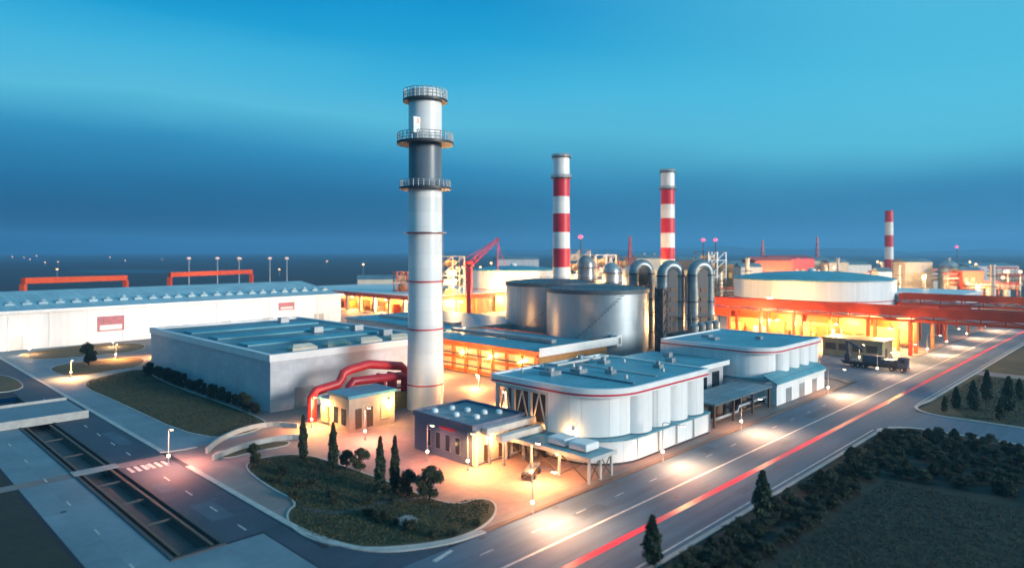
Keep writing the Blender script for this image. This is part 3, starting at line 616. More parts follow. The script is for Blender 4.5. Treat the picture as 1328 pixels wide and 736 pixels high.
# round stores
def drum(label, X, Y, r, eave, top):
    t = thing('drum_store', label, 'storage drum', (X, Y, 0), 0, 'white drum stores with blue dome roofs')
    MB().lathe([(r, 0), (r, eave)], n=80).build('wall', 'white', t, smooth=True)
    MB().lathe([(r + .6, eave + .003), (r + .6, eave + .6), (r * .82, eave + (top - eave) * .5), (r * .5, eave + (top - eave) * .85), (r * .2, top), (.4, top + .1)], n=80).build('roof', 'roof_blue', t, smooth=True)
    MB().lathe([(r + .3, eave * .5), (r + .3, eave * .5 + .5)], n=80, cap=False).build('band', 'stripe_red', t, smooth=True)
    MB().lathe([(2, top), (2, top + 1.2), (.5, top + 1.8)], n=20).build('roof_vent', 'white_plain', t, smooth=True)
drum('huge white drum store with blue dome roof behind the red pipe bridge', 166, 378, 41, 20.6, 24.8)
drum('white drum store with blue roof behind the first striped chimney', 1, 445, 27, 23.5, 26.3)
fs = thing('far_shed', 'low pale flat roofed shed far behind the second pipe bridge', 'shed', W(390, 78))
MB().box(0, 0, 0, 60, 110, 13).build('wall', 'grey_wall', fs); MB().box(-.6, -.6, 13.003, 60.6, 110.6, 14.2).build('roof', 'fascia', fs)
MB().box(-.3, 2, 8, -.003, 108, 10).build('red_band', 'red', fs)
# open orange shed behind the chimney (left of centre)
ls = thing('red_canopy_shed', 'open lit shed with long red canopy edge behind the grey warehouse', 'shed', W(228, 290))
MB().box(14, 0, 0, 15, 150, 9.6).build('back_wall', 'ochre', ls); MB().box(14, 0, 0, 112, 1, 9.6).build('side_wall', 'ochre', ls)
MB().box(-2, -2, 10, 114, 152, 10.8).build('roof', 'fascia', ls); MB().box(-2.4, -2.4, 9.0, -2.003, 152, 11.4).build('canopy_edge', 'red', ls); MB().box(-2.4, -2.8, 9.0, 114, -2.403, 11.4).build('canopy_edge', 'red', ls)
for k in range(11): MB().box(-1.2, k * 14.5, 0, .4, 1.6 + k * 14.5, 9.997).build('column', 'cream', ls)
for k in range(7): MB().box(8 + k * 15, -1.4, 0, 9.4 + k * 15, .0, 9.997).build('column', 'ochre', ls)
for k in range(9): MB().box(5, 4 + k * 15, 0, 10, 11 + k * 15, 4 + k * 29 % 3).build('machine', ('brown', 'ochre', 'orange')[k % 3], ls, bevel=.2)
# red roof gantries of the long warehouse
for k, (x0, x1, y0, y1, Y0, Y1) in enumerate(((30, 163, 364, 360, 320, 388), (220, 326, 356, 352, 420, 480))):
    t = thing('crane_gantry', ('red gantry beam above the long warehouse roof, the farther left and nearer one', 'red gantry beam above the long warehouse roof, next to the distant lamp masts')[k], 'gantry', (0, 0, 0), 0, 'red gantries behind the long warehouse')
    a = Vector((*P(x0, Y0), PZ(y0, Y0))); b = Vector((*P(x1, Y1), PZ(y1, Y1)))
    MB().beam(a, b, 2.2, 2.8).build('beam', 'red', t)
    for p in (a, b): MB().beam((p.x, p.y, 0), (p.x, p.y, p.z - 1.5), 2.2).build('leg', 'red', t)
    MB().beam(a + Vector((0, 2.5, 0)), b + Vector((0, 2.5, 0)), .5, .5).build('rail', 'dark', t)

# ================================================================ DISTANT PLANT
def lattice(mb, w0, w1, h_, n=6, t=.35):
    c = lambda z: (w0 + (w1 - w0) * z / h_) / 2
    for i in range(n):
        z0, z1 = h_ * i / n, h_ * (i + 1) / n; a, b = c(z0), c(z1)
        q0 = [(-a, -a), (a, -a), (a, a), (-a, a)]; q1 = [(-b, -b), (b, -b), (b, b), (-b, b)]
        for k in range(4):
            j = (k + 1) % 4
            mb.beam((*q0[k], z0), (*q1[k], z1), t); mb.beam((*q0[k], z0), (*q1[j], z1), t * .6); mb.beam((*q1[k], z1), (*q1[j], z1), t * .6)
def column_tower(label, x, Y, top, r, m='duct'):
    t = thing('process_column', label, 'process column', (*P(x, Y), 0), 0, 'process columns'); z = PZ(top, Y)
    MB().lathe([(r, 0), (r, z - r), (r * .8, z - r * .4), (r * .3, z)], n=28).build('vessel', m, t, smooth=True)
    for q in (.45, .65, .82): MB().lathe([(r, z * q), (r + 1.2, z * q), (r + 1.2, z * q + .4), (r, z * q + .4)], n=28, cap=False).build('platform', 'brown', t, smooth=True)
    MB().pipe([(r + .6, 0, 2), (r + .6, 0, z * .9), (r * .3, 0, z * .98)], .35, 8).build('riser_pipe', 'steel_pale', t, smooth=True)
def steel_frame(label, x, Y, top, w, m='steel_pale', d=None):
    t = thing('steel_frame', label, 'steel frame', (*P(x, Y), 0), .4, 'steel process frames'); z = PZ(top, Y); d = d or w
    n = max(3, int(z / 5)); mb = MB()
    for i in range(-1, 2):
        for j in (-1, 1): mb.box(i * w / 2 - .3, j * d / 2 - .3, 0, i * w / 2 + .3, j * d / 2 + .3, z)
    for i in range(2):
        for k in range(n): mb.beam((-w / 2 + i * w / 2, -d / 2, z * k / n), (i * w / 2, -d / 2, z * (k + 1) / n), .3)
    mb.build('frame', m, t)
    for k in range(1, n + 1): MB().box(-w / 2 - .5, -d / 2 - .5, z * k / n - .3, w / 2 + .5, d / 2 + .5, z * k / n).build('floor', 'brown' if k % 2 else m, t)
    for k in range(n): MB().box(-w * .35 + (k * 5 % 3), -d * .3, z * k / n + .05, w * .2, d * .3, z * (k + .6) / n).build('machine', ('cream', 'steel', 'ochre')[k % 3], t, bevel=.2)
    return t
column_tower('grey process column with pale domed top right of the first striped chimney', 760, 330, 331, 4.2)
column_tower('blue grey process column between the two striped chimneys', 793, 340, 340, 4.5, 'silver')
column_tower('short grey column just behind the leftmost arched duct', 815, 350, 345, 3.2, 'steel')
column_tower('pale column far right beneath the pink beacon', 1230, 560, 338, 7.5, 'silver')
steel_frame('warm lit steel frame behind the first striped chimney', 745, 360, 324, 12, 'cream')
steel_frame('warm lit steel frame between grey columns', 778, 380, 330, 13, 'steel_pale')
steel_frame('brown steel frame behind the leftmost arched duct', 806, 400, 333, 11, 'brown')
steel_frame('steel frame topped by twin beacons behind the right arched duct', 921, 420, 326, 13, 'steel')
steel_frame('cream conveyor tower just right of the main chimney', 584, 395, 332, 14, 'cream', 9)
steel_frame('small steel frame left of the main chimney above the red canopy', 522, 430, 352, 9, 'orange')
for k, (x, Y, top, lab) in enumerate(((817, 520, 306, 'slim red lattice mast behind the process columns'), (1060, 700, 307, 'slim dark lattice mast far right on the horizon'), (989, 640, 312, 'stubby dark lattice mast on the horizon above the drum store'))):
    t = thing('lattice_mast', lab, 'mast', (*P(x, Y), 0), .3, 'lattice masts'); mb = MB(); lattice(mb, 5, .8, PZ(top, Y), 9, .4); mb.build('lattice', 'crimson', t)
# red crane
cr = thing('loading_crane', 'red lattice crane with raised jib beyond the cream conveyor tower', 'crane', (*P(607, 400), 0), 0)
mb = MB(); lattice(mb, 5, 4, 27, 7, .45); mb.build('mast', 'crimson', cr)
mb = MB()
jib = Matrix.Translation((0, 0, 27)) @ Matrix.Rotation(math.radians(48), 4, 'Y')
j = MB(); lattice(j, 3.2, 1.4, 24, 8, .4); mb.add([jib @ Vector(p) for p in j.v], j.f); mb.build('jib', 'crimson', cr)
MB().beam((17.5, 0, 43), (17.5, 0, 24), .5).build('strut', 'crimson', cr)
mb = MB(); mb.beam((17.5, 0, 43), (-4, 0, 30), .3); mb.beam((17.5, 0, 40), (22, 0, 27), .3); mb.build('stay_cables', 'crimson', cr)
MB().box(-3, -2.5, 26.5, 3, 2.5, 30).build('cab', 'crimson', cr, bevel=.2)
for k, (x, Y, y) in enumerate(((608, 300, 345),)):
    t = thing('red_post', 'dark red post standing right of the main chimney', 'post', (*P(x, Y), 0), 0); MB().box(-.9, -.9, 0, .9, .9, PZ(y, Y)).build('shaft', 'crimson', t); MB().box(-1.3, -1.3, PZ(y, Y), 1.3, 1.3, PZ(y, Y) + .8).build('cap', 'dark', t)
# distant sheds along the horizon on the right
far = [(1004, 560, 333, 34, 'red', 'red roofed heap shed far behind the drum store, leftmost of the distant sheds'), (1030, 600, 331, 40, 'crimson', 'dark red distant shed on the horizon beside the leftmost red heap shed'),
       (1062, 640, 334, 26, 'cream', 'cream distant shed below the slim dark mast'), (1088, 620, 336, 20, 'cream', 'small cream distant shed left of the distant chimney'), (1112, 640, 339, 30, 'steel_pale', 'pale grey distant shed left of the distant chimney'),
       (1192, 560, 335, 26, 'cream', 'bright cream distant block right of the distant chimney'), (1262, 540, 346, 20, 'orange', 'low orange distant block right of the pale column'), (1290, 700, 341, 60, 'grey_wall', 'long grey distant shed at the far right'),
       (672, 640, 332, 40, 'grey_wall', 'grey distant shed above the blue drum roof'), (975, 520, 341, 18, 'steel_pale', 'small pale distant shed beside the right arched duct'), (495, 520, 357, 36, 'cream', 'pale distant shed left of the main chimney above the red canopy'),
       (950, 600, 338, 24, 'ochre', 'ochre distant shed right of the twin beacons'), (1148, 520, 347, 12, 'steel', 'dark grey distant block at the foot of the distant chimney'), (845, 560, 330, 26, 'cream', 'cream distant block left of the second striped chimney'), (895, 600, 333, 28, 'brown', 'brown distant block right of the second striped chimney')]
for x, Y, y, w, m, lab in far:
    z = PZ(y, Y); t = thing('distant_shed', lab, 'shed', (*P(x, Y), 0), .2, 'distant sheds on the horizon')
    MB().box(-w / 2, 0, 0, w / 2, w * .6, z - 3).build('wall', m, t)
    mb = MB(); a, b = w / 2 + .5, w * .6 + .5; mb.add([(-a, -.5, z - 2.997), (a, -.5, z - 2.997), (a, b, z - 2.997), (-a, b, z - 2.997), (-a, b / 2, z), (a, b / 2, z)], [(0, 1, 5, 4), (2, 3, 4, 5), (1, 2, 5), (3, 0, 4), (0, 3, 2, 1)]); mb.build('roof', m if m in ('red', 'crimson') else 'roof_grey', t)
    for k in range(max(2, int(w / 7))): MB().box(-w / 2 + 2 + k * 6.4, -.2, z * .45, -w / 2 + 5 + k * 6.4, -.003, z * .62).build('window', 'win_lit', t)
rnd = random.Random(12)
def tiny(proto_fn, n, xs, Ys, ys, lab): pass
tl = thing('plant_lamp', 'small warm lamp among the distant plant on the horizon', 'lamp', (*P(700, 420), 0), 0, 'small warm lamps of the distant plant')
MB().cyl(0, 0, 0, 17, .3, .2, 8).build('pole', 'steel', tl); MB().lathe([(.3, 17), (1.0, 17.5), (1.0, 18.4), (.3, 18.9)], n=10).build('lamp', 'lamp_plant', tl, smooth=True)
for k in range(16): dup(tl, (*P(rnd.uniform(0, 520), rnd.uniform(900, 2600)), 0), 0, 'small warm lamp on the dark plain beyond the long warehouse', (1.3, 1.3, rnd.uniform(.4, 1.0)), 'small lamps on the dark plain')
mb = MB()
for k in range(9):
    x, Y = rnd.uniform(-200, 500), rnd.uniform(700, 3200); X, _ = P(x, Y); w_ = rnd.uniform(60, 260) * Y / 1500; mb.sheet(smoothpoly([(X - w_, Y), (X - w_ * .2, Y - 18), (X + w_, Y - 6), (X + w_ * .7, Y + 26), (X - w_ * .5, Y + 30)], 2), .03)
struct('distant_ponds', mb, mat('pond_water', (.02, .04, .06), .12, var=.1))
ps = thing('pipe_stack', 'slim steel stack with platforms among the distant plant', 'stack', (*P(735, 430), 0), 0, 'slim stacks of the distant plant')
MB().lathe([(1.2, 0), (1.0, 24), (1.3, 24), (1.3, 25)], n=12).build('shaft', 'steel_pale', ps, smooth=True)
for z in (10, 17): MB().cyl(0, 0, z, z + .4, 2.4, n=12).build('platform', 'brown', ps)
pr = thing('pipe_rack', 'low warm lit pipe rack among the distant plant', 'pipe rack', (*P(960, 470), 0), 0, 'low pipe racks of the distant plant')
for k in range(5): MB().box(-12 + k * 6 - .3, -.3, 0, -12 + k * 6 + .3, .3, 10).build('post', 'orange', pr)
for z, m_ in ((6, 'ochre'), (8, 'cream'), (10, 'red')): MB().box(-14, -1.2, z, 14, 1.2, z + .9).build('pipe_tier', m_, pr)
MB().box(-9, -2, 0, -3, 2, 5).build('machine', 'cream', pr, bevel=.2); MB().cyl(5, 0, 0, 5.4, 2.6, n=14).build('vessel', 'steel', pr, smooth=True)
for k in range(84):
    x = rnd.choice((rnd.uniform(585, 720), rnd.uniform(735, 830), rnd.uniform(930, 1328), rnd.uniform(930, 1328))); Y = rnd.uniform(430, 900); z = rnd.uniform(.7, 1.25)
    dup(tl, (*P(x, Y), 0), 0, None, (1, 1, z))
for k in range(26):
    x = rnd.choice((rnd.uniform(738, 850), rnd.uniform(930, 1300))); Y = rnd.uniform(440, 700); dup(ps, (*P(x, Y), 0), rnd.uniform(0, 6), None, (rnd.uniform(.8, 1.6),) * 2 + (rnd.uniform(.8, 1.35),))
for k in range(40):
    x = rnd.choice((rnd.uniform(735, 830), rnd.uniform(930, 1328), rnd.uniform(930, 1328))); Y = rnd.uniform(480, 760); dup(pr, (*P(x, Y), 0), rnd.uniform(-.4, .4), None, (1, 1, rnd.uniform(.9, 2.0)))
mb = MB(); n = 60; rh = random.Random(4)
for row, (Y, hh, x0, x1) in enumerate(((7200, 95, 900, 1500), (8600, 120, 560, 1150))):
    k0 = len(mb.v); pts = []
    for k in range(n + 1):
        t_ = k / n; X, _ = P(x0 + (x1 - x0) * t_, Y); z = H * .2 + hh * math.sin(PI * t_) * (.55 + .25 * math.sin(t_ * 9 + row) + .12 * math.sin(t_ * 23) + .06 * math.sin(t_ * 51))
        pts.append((X, Y, z))
    vs = [(X, Y - 900, -1) for X, Y, z in pts] + pts + [(X, Y + 1200, -1) for X, Y, z in pts]
    mb.add(vs, [(k, k + 1, n + 2 + k, n + 1 + k) for k in range(n)] + [(n + 1 + k, n + 2 + k, 2 * n + 3 + k, 2 * n + 2 + k) for k in range(n)])
struct('distant_hills', mb, mat('hill_scrub', (.03, .04, .05), .95, scale=.003, var=.3), smooth=True)
# beacons
for x, Y, y, lab in ((753, 352, 307, 'pink beacon on a mast right of the first striped chimney'), (912, 415, 311, 'left pink beacon of the pair above the steel frame'), (928, 415, 311, 'right pink beacon of the pair above the steel frame'), (1241, 560, 320, 'pink beacon above the pale column at the far right')):
    t = thing('beacon_mast', lab, 'beacon', (*P(x, Y), 0), 0, 'pink beacons'); z = PZ(y, Y)
    MB().cyl(0, 0, 0, z - 1.3, .4, .25, 10).build('mast', 'dark', t, smooth=True)
    MB().lathe([(.4, z - 1), (1.2, z - .5), (1.4, z + .1), (.9, z + .8), (.2, z + 1.1)], n=16).build('lamp', 'lamp_pink', t, smooth=True)
m0 = None
for k, (x, Y, y) in enumerate(((245, 640, 335), (282, 640, 334), (310, 640, 334), (350, 640, 335), (372, 640, 335))):
    lab = ('leftmost of the distant flood lamp masts beyond the long warehouse', 'second from the left of the distant flood lamp masts', 'middle one of the distant flood lamp masts', 'second from the right of the distant flood lamp masts', 'rightmost of the distant flood lamp masts beyond the warehouse')[k]
    if not m0:
        m0 = thing('flood_lamp_mast', lab, 'lamp mast', (*P(x, Y), 0), 0, 'distant flood lamp masts'); z = PZ(y, Y)
        MB().cyl(0, 0, 0, z - 1.2, .6, .35, 10).build('mast', 'steel', m0, smooth=True)
        MB().lathe([(.6, z - .8), (1.7, z - .3), (1.7, z + .6), (.7, z + 1.2)], n=14).build('lamp', 'lamp_far', m0, smooth=True)
    else: dup(m0, (*P(x, Y), 0), 0, lab)

# ================================================================ TRUCK
tk = thing('flatbed_truck', 'dark blue flatbed truck with loader crane turning out by the road', 'truck', W(226.5, 57.5), ANG + PI / 2); tk.scale = (1.12, 1.25, 1.3)   # local x runs rearwards (+v)
MB().box(0, -1.25, 1.0, 2.3, 1.25, 3.3).build('cab', 'truck_blue', tk, bevel=.25)
MB().box(-.04, -1.05, 2.1, .06, 1.05, 3.0).build('windscreen', 'glass', tk)
for s_ in (-1, 1): MB().box(.5, s_ * 1.25 - .03, 2.1, 1.7, s_ * 1.25 + .03, 2.95).build('side_window', 'glass', tk)
MB().box(-.15, -1.2, .55, .3, 1.2, .98).build('bumper', 'dark', tk)
for s_ in (-.85, .85): MB().box(-.19, s_ - .2, .68, -.153, s_ + .2, .9).build('headlight', 'lamp_far', tk)
MB().box(.2, -.5, .6, 16.2, .5, 1.0).build('chassis', 'dark', tk)
MB().box(2.7, -1.3, 1.15, 16.4, 1.3, 1.4).build('bed', 'dark', tk)
MB().box(2.7, -1.3, 1.403, 2.85, 1.3, 2.6).build('headboard', 'dark', tk)
for x in (1.1, 3.6, 10.6, 12.0, 13.4):
    for s_ in (-1, 1):
        w_ = MB().pipe([(x, s_ * 1.15 - .18, .55), (x, s_ * 1.15 + .18, .55)], .55, 20).build('wheel', 'rubber', tk, smooth=True)
        MB().pipe([(x, s_ * 1.15 - .19, .55), (x, s_ * 1.15 + .19, .55)], .26, 12).build('rim', 'steel', w_, smooth=True)
MB().box(14.4, -.7, 1.403, 15.7, .7, 3.0).build('crane_base', 'truck_blue', tk, bevel=.1)
MB().beam((15, 0, 3.0), (15.3, 0, 6.2), .7).build('crane_mast', 'truck_blue', tk); MB().beam((15.3, 0, 6.0), (11.2, 0, 4.2), .45).build('crane_arm', 'truck_blue', tk)
t = tag(MB().box(-2.2, -1.15, 0, 2.2, 1.15, 1.5).build('crate', 'crate_blue', bevel=.15), 'blue sheeted crate loaded on the dark flatbed truck', 'crate'); t.scale = (1.2, 1.25, 1.5); t.location = W(226.5, 57.5 + 9.6, 1.83); t.rotation_euler = (0, 0, ANG + PI / 2)
t = tag(MB().box(-1.6, -1.1, 0, 1.6, 1.1, 1.0).build('crate', 'truck_blue', bevel=.12), 'low dark crate behind the cab on the flatbed truck', 'crate'); t.scale = (1.2, 1.25, 1.5); t.location = W(226.5, 57.5 + 5.4, 1.83); t.rotation_euler = (0, 0, ANG + PI / 2)

# ================================================================ LAMPS
def watt(name, kind, loc, p, col, parent=None, aim=None, cone=110, r=.25):
    l = bpy.data.lights.new(name, kind); l.energy = p; l.color = col; l.shadow_soft_size = r
    if kind == 'SPOT': l.spot_size = math.radians(cone); l.spot_blend = 1
    o = bpy.data.objects.new(name, l); COL.objects.link(o); o.location = loc
    if aim is not None: o.rotation_euler = (Vector(aim) - Vector(loc)).to_track_quat('-Z', 'Y').to_euler()
    if parent: o.parent = parent
    return o
LW = (1, .47, .22); LO = (1, .42, .13); LY_ = (1, .56, .2); LP = (1, .36, .22)
def street_lamp(label, u, v, p, col, arm=3.6, hgt=6.6, rot=0, group='street lamps along the road kerb', lm='lamp_white', cone=168, out=1.2):
    t = thing('street_lamp', label, 'street lamp', W(u, v, .05), ANG + rot, group)
    MB().lathe([(.16, 0), (.16, .5), (.09, .55), (.07, hgt)], n=10).build('pole', 'steel', t, smooth=True)
    MB().pipe([(0, 0, hgt - .1), (0, -.5, hgt + .15), (0, -arm, hgt + .2)], .06, 8).build('arm', 'steel', t, smooth=True)
    hd = MB().box(-.2, -arm - .7, hgt + .1, .2, -arm + .1, hgt + .26).build('lamp_head', 'steel', t, bevel=.04)
    MB().box(-.15, -arm - .62, hgt + .05, .15, -arm, hgt + .098).build('lamp_glass', lm, hd)
    MB().lathe([(.1, 1.5), (.2, 1.55), (.2, 1.8), (.08, 1.9)], 0, 0, 10).build('pole_lamp', lm, t, smooth=True)
    o = watt('lamp_light', 'SPOT', (0, -arm - .3, hgt), p, col, t, (0, -arm - .3 - out, 0), cone)
    return t
KL = 31000
for u, lab in ((68.5, 'street lamp on the road kerb beside the end of the garden lawn'), (101.3, 'street lamp on the road kerb before the scalloped front of the nearest hall'), (130.5, 'street lamp on the road kerb before the gap between the white halls'),
               (178, 'street lamp on the road kerb in front of the lean-to'), (217, 'street lamp at the mouth of the truck yard'), (241, 'street lamp on the kerb just beyond the flatbed truck'), (272, 'street lamp on the kerb beside the long pipe bridge'), (300, 'street lamp on the kerb beyond the long pipe bridge'), (334, 'street lamp on the kerb near the second pipe bridge'), (372, 'farthest street lamp along the main road kerb')):
    street_lamp(lab, u, 63.1, KL * (1 if u < 205 or u > 250 else .55), LW)
PL = 27000
for x, y, lab, c in ((613, 613, 'plaza lamp shining on paving before the small slate building', LO), (697, 628, 'plaza lamp shining on paving before the entrance canopy', LO), (408, 556, 'plaza lamp beside the red pipe frame', LO), (478, 572, 'plaza lamp behind the pair of cypresses', LP), (560, 600, 'plaza lamp between cypresses and slate building', LP), (222, 606, 'lamp at the pink lit road entrance', LP)):
    u, v = G(x, y)
    street_lamp(lab, u, v + 1.2, PL * (1 if c == LO else .2 if x == 560 else .7), c, 1.0, 6.2, 0, 'plaza lamps', 'lamp_warm', 168, .2)
def wall_light(label, u, v, z, p, col, rot=0, foot=None):
    t = thing('wall_lamp' if foot is None else 'flood_lamp', label, 'wall lamp' if foot is None else 'flood lamp', W(u, v, z), ANG + rot, 'wall lamps' if foot is None else 'flood lamps on short posts')
    if foot is not None: MB().box(-.08, .3, foot - z, .08, .45, .2).build('post', 'steel', t)
    MB().box(-.25, -.3, .2, .25, .35, .34).build('hood', 'steel', t); MB().lathe([(.1, -.25), (.26, -.15), (.28, .05), (.15, .197)], 0, -.02, 12).build('lamp_glass', 'lamp_warm', t, smooth=True)
    watt('lamp_light', 'POINT', (0, -.9, -.4), p, col, t, r=.4)
WL = 2500
wall_light('wall lamp on the road side of the cream gatehouse', 83.5, 117.3, 4.9, WL, LY_)
wall_light('wall lamp on the annexe of the cream gatehouse', 74.1, 127.5, 4.6, WL, LY_, -PI / 2)
wall_light('wall lamp on the road side of the slate building', 80, 83.72, 4.4, WL, LO)
wall_light('wall lamp inside the truss bay of the nearest hall', 93.8, 82, 5.5, WL * .35, LO, -PI / 2)
wall_light('wall lamp under the entrance canopy', 84, 72, 3.3, WL * .2, LO)
wall_light('wall lamp on the rounded corner of the nearest hall', 90.2, 74, 5.2, WL * .25, LY_, -PI / 2)
for k, (v, lab) in enumerate(((128, 'first'), (140, 'second'), (152, 'third'), (165, 'fourth'))):
    wall_light('wall lamp on the orange flank of the machine house, %s from the white gable' % lab, 134.5, v, 6.2, WL * 2.2, LO, -PI / 2)
for k, (u, lab) in enumerate(((52, 'beside the left sign'), (78, 'below the left sign'), (104, 'between the two signs'), (130, 'left of the right sign'), (160, 'right of the right sign'))):
    wall_light('low flood lamp washing the long white warehouse %s' % lab, u, 296 + (u + 60) * .03 - 15, 2.2, WL * 1.7, (1, .60, .34), PI, 0)
def shed_light(label, u, v, z, p, col, mast=False):
    t = thing('lamp_mast' if mast else 'hanging_lamp', label, 'lamp mast' if mast else 'hanging lamp', W(u, v, z), ANG, 'yard lamp masts' if mast else 'hanging shed lamps')
    MB().lathe([(.15, .9), (.2, .6), (.9, .15), (1.0, 0)], n=16, cap=False).build('shade', 'steel', t, smooth=True)
    MB().lathe([(.1, -.25), (.5, -.15), (.6, .1), (.2, .4)], n=14).build('bulb', 'lamp_warm', t, smooth=True)
    if mast: MB().pipe([(0, 1.6, -z), (0, 1.6, 1.2), (0, .6, 1.6), (0, 0, .9)], .14, 8).build('pole', 'steel', t, smooth=True)
    else: MB().cyl(0, 0, .9, 2.0, .05, n=6).build('cord', 'dark', t)
    watt('lamp_light', 'POINT', (0, 0, -.8), p, col, t, r=.6)
SL = 54000
for k, v in enumerate((80, 98, 116, 134)): shed_light('hanging lamp in the orange shed, %s bay from the road' % ('first', 'second', 'third', 'fourth')[k], 276, v, 8.6, SL, LO if k % 2 else LY_)
for k, v in enumerate((72, 90, 112)): shed_light('hanging lamp under the long pipe bridge, %s from the road' % ('first', 'second', 'third')[k], 262, v, 9.2, SL * .7, LY_)
for k, v in enumerate((300, 330, 365, 405)): shed_light('hanging lamp under the red canopy, %s from the main chimney side' % ('first', 'second', 'third', 'fourth')[k], 232, v, 7.8, SL, LY_ if k % 2 else LO)
for k, u in enumerate((250, 290, 325)): shed_light('hanging lamp under the side of the red canopy, %s from the corner' % ('first', 'second', 'third')[k], u, 284, 7.8, SL, LY_)
for k, (x, Y, z, lab) in enumerate(((752, 345, 20, 'lamp mast by the process column right of the first striped chimney'), (785, 352, 18, 'lamp mast between the grey process columns'), (590, 380, 20, 'lamp mast in front of the cream conveyor tower'), (930, 262, 9, 'lamp mast to the right of the arched ducts'), (1200, 520, 16, 'lamp mast before the bright cream distant block'), (1040, 540, 15, 'lamp mast before the distant red sheds'), (1085, 560, 15, 'lamp mast before the distant cream sheds'))):
    t_ = W(0, 0); X, Y = P(x, Y); uu, vv = X * UX + Y * UY, -X * UY + Y * UX
    shed_light(lab, uu, vv, z, SL * (1.6 if Y > 300 else 1), LO if k == 3 else LY_, True)

wall_light('added roof flood lamp for the warm reflection on the half hidden silver tank', 152, 171, 10.2, WL * 3, LO, PI, 9.1)  # lamp added only to put a warm reflection on the tank shell
for k, (x, Y, z, lab) in enumerate(((985, 470, 13, 'lamp mast among the low pipe racks right of the beacons'), (1120, 500, 13, 'lamp mast among the low pipe racks left of the distant chimney'), (1290, 520, 13, 'lamp mast among the low pipe racks at the far right'), (640, 400, 14, 'lamp mast before the white drum store with blue roof'), (1000, 320, 14, 'lamp mast before the huge white drum store'), (1270, 420, 14, 'lamp mast before the low pale far shed'))):
    X, Y = P(x, Y); shed_light(lab, X * UX + Y * UY, -X * UY + Y * UX, z, SL * 1.5, LY_, True)
for k, (u, v, lab) in enumerate(((122, 132, 'ground flood lamp in the yellow yard right of the main chimney'), (126, 152, 'ground flood lamp in the yellow yard behind the main chimney'), (112, 112, 'ground flood lamp between the slate building and the machine house'))):
    wall_light(lab, u, v, 3.2, WL * 5, LO, -PI / 2, .03)
for x, y, lab in ((92, 490, 'lamp post on the dry lawn kerb near the bridge'), (150, 466, 'lamp post by the round dark tree before the long warehouse'), (205, 462, 'lamp post by the back corner of the grey warehouse')):
    u, v = G(x, y); street_lamp(lab, u, v, PL * 1.1, LO, 1.0, 5, 0, 'lamps before the long warehouse', 'lamp_warm', 168, .2)
for k, (u, v, lab) in enumerate(((236, 74, 'yard lamp post between the truck and the cream cabin'), (212, 88, 'yard lamp post behind the second white hall'), (255, 97, 'yard lamp post left of the cream cabin'))):
    street_lamp(lab, u, v, KL * .8, LY_, 1.0, 5.6, 0, 'truck yard lamps', 'lamp_warm', 140, .3)

# ================================================================ PLANTS
def crown_mesh(kind, n, h_, r, seed, leaf):
    rnd = random.Random(seed); mb = MB()
    clumps = []
    if kind == 'round':
        for _ in range(16):
            a = rnd.uniform(0, 2 * PI); q = rnd.random() ** .5; z = rnd.uniform(.25, .95)
            rad = math.sin(PI * min(1, (z - .12) / .9)) * r * .8
            clumps.append((q * rad * math.cos(a), q * rad * math.sin(a), z * h_, rnd.uniform(.28, .5) * r))
    for i in range(n):
        if kind == 'cypress':
            z = rnd.random() ** .85; w = r * (math.sin(PI * min(1, z * .8 + .16)) ** .8) * (1 - z * .55); a = rnd.uniform(0, 2 * PI)
            q = (rnd.random() ** .4) * (1 + .22 * math.sin(a * 3 + z * 14) + .16 * math.sin(a * 2 - z * 31)); p = Vector((q * w * math.cos(a), q * w * math.sin(a), .4 + z * (h_ - .4)))
        else:
            c = clumps[i % len(clumps)]; d = Vector((rnd.gauss(0, 1), rnd.gauss(0, 1), rnd.gauss(0, .8))).normalized() * (rnd.random() ** .45) * c[3]; p = Vector(c[:3]) + d
        s_ = leaf * rnd.uniform(.6, 1.3)
        a = Vector((rnd.gauss(0, 1), rnd.gauss(0, 1), rnd.gauss(0, 1))).normalized(); b = a.orthogonal().normalized(); c2 = a.cross(b)
        if kind == 'cypress': b = (b + Vector((0, 0, .9))).normalized(); c2 = a.cross(b).normalized()
        mb.add([p - b * s_, p + c2 * s_ * .5, p + b * s_, p - c2 * s_ * .5], [(0, 1, 2, 3)])
    return mb
def make_tree(name, label, cat, kind, h_, r, n, leaf, lm, seed, trunk_h, tr_, group):
    t = thing(name, label, cat, (0, 0, -500), 0, group)
    mb = MB(); mb.pipe([(0, 0, 0), (tr_ * .3, 0, trunk_h * .5), (0, tr_ * .3, trunk_h)], tr_, 8)
    rnd = random.Random(seed)
    if kind == 'round':
        for k in range(5):
            a = rnd.uniform(0, 6.28); mb.pipe([(0, 0, trunk_h * .7), (math.cos(a) * r * .3, math.sin(a) * r * .3, trunk_h + h_ * .15), (math.cos(a) * r * .55, math.sin(a) * r * .55, trunk_h + h_ * .35)], tr_ * .4, 6)
    mb.build('trunk', 'bark', t, smooth=True)
    crown_mesh(kind, n, h_, r, seed, leaf).build('crown', lm, t)
    return t
def put(proto, u, v, s=1., label=None, z=.1, wide=1., used=set()):
    sc = (s * wide * random.uniform(.9, 1.1), s * wide * random.uniform(.9, 1.1), s)
    if proto.name not in used:
        used.add(proto.name); proto.location = W(u, v, z); proto.scale = sc
        if label: proto['label'] = label
        return proto
    return dup(proto, W(u, v, z), random.uniform(0, 6.28), label, sc)
cy = make_tree('cypress_tree', 'x', 'cypress', 'cypress', 8.4, .95, 3200, .23, 'leaf_cyp', 3, 1.5, .16, 'cypresses in the garden')
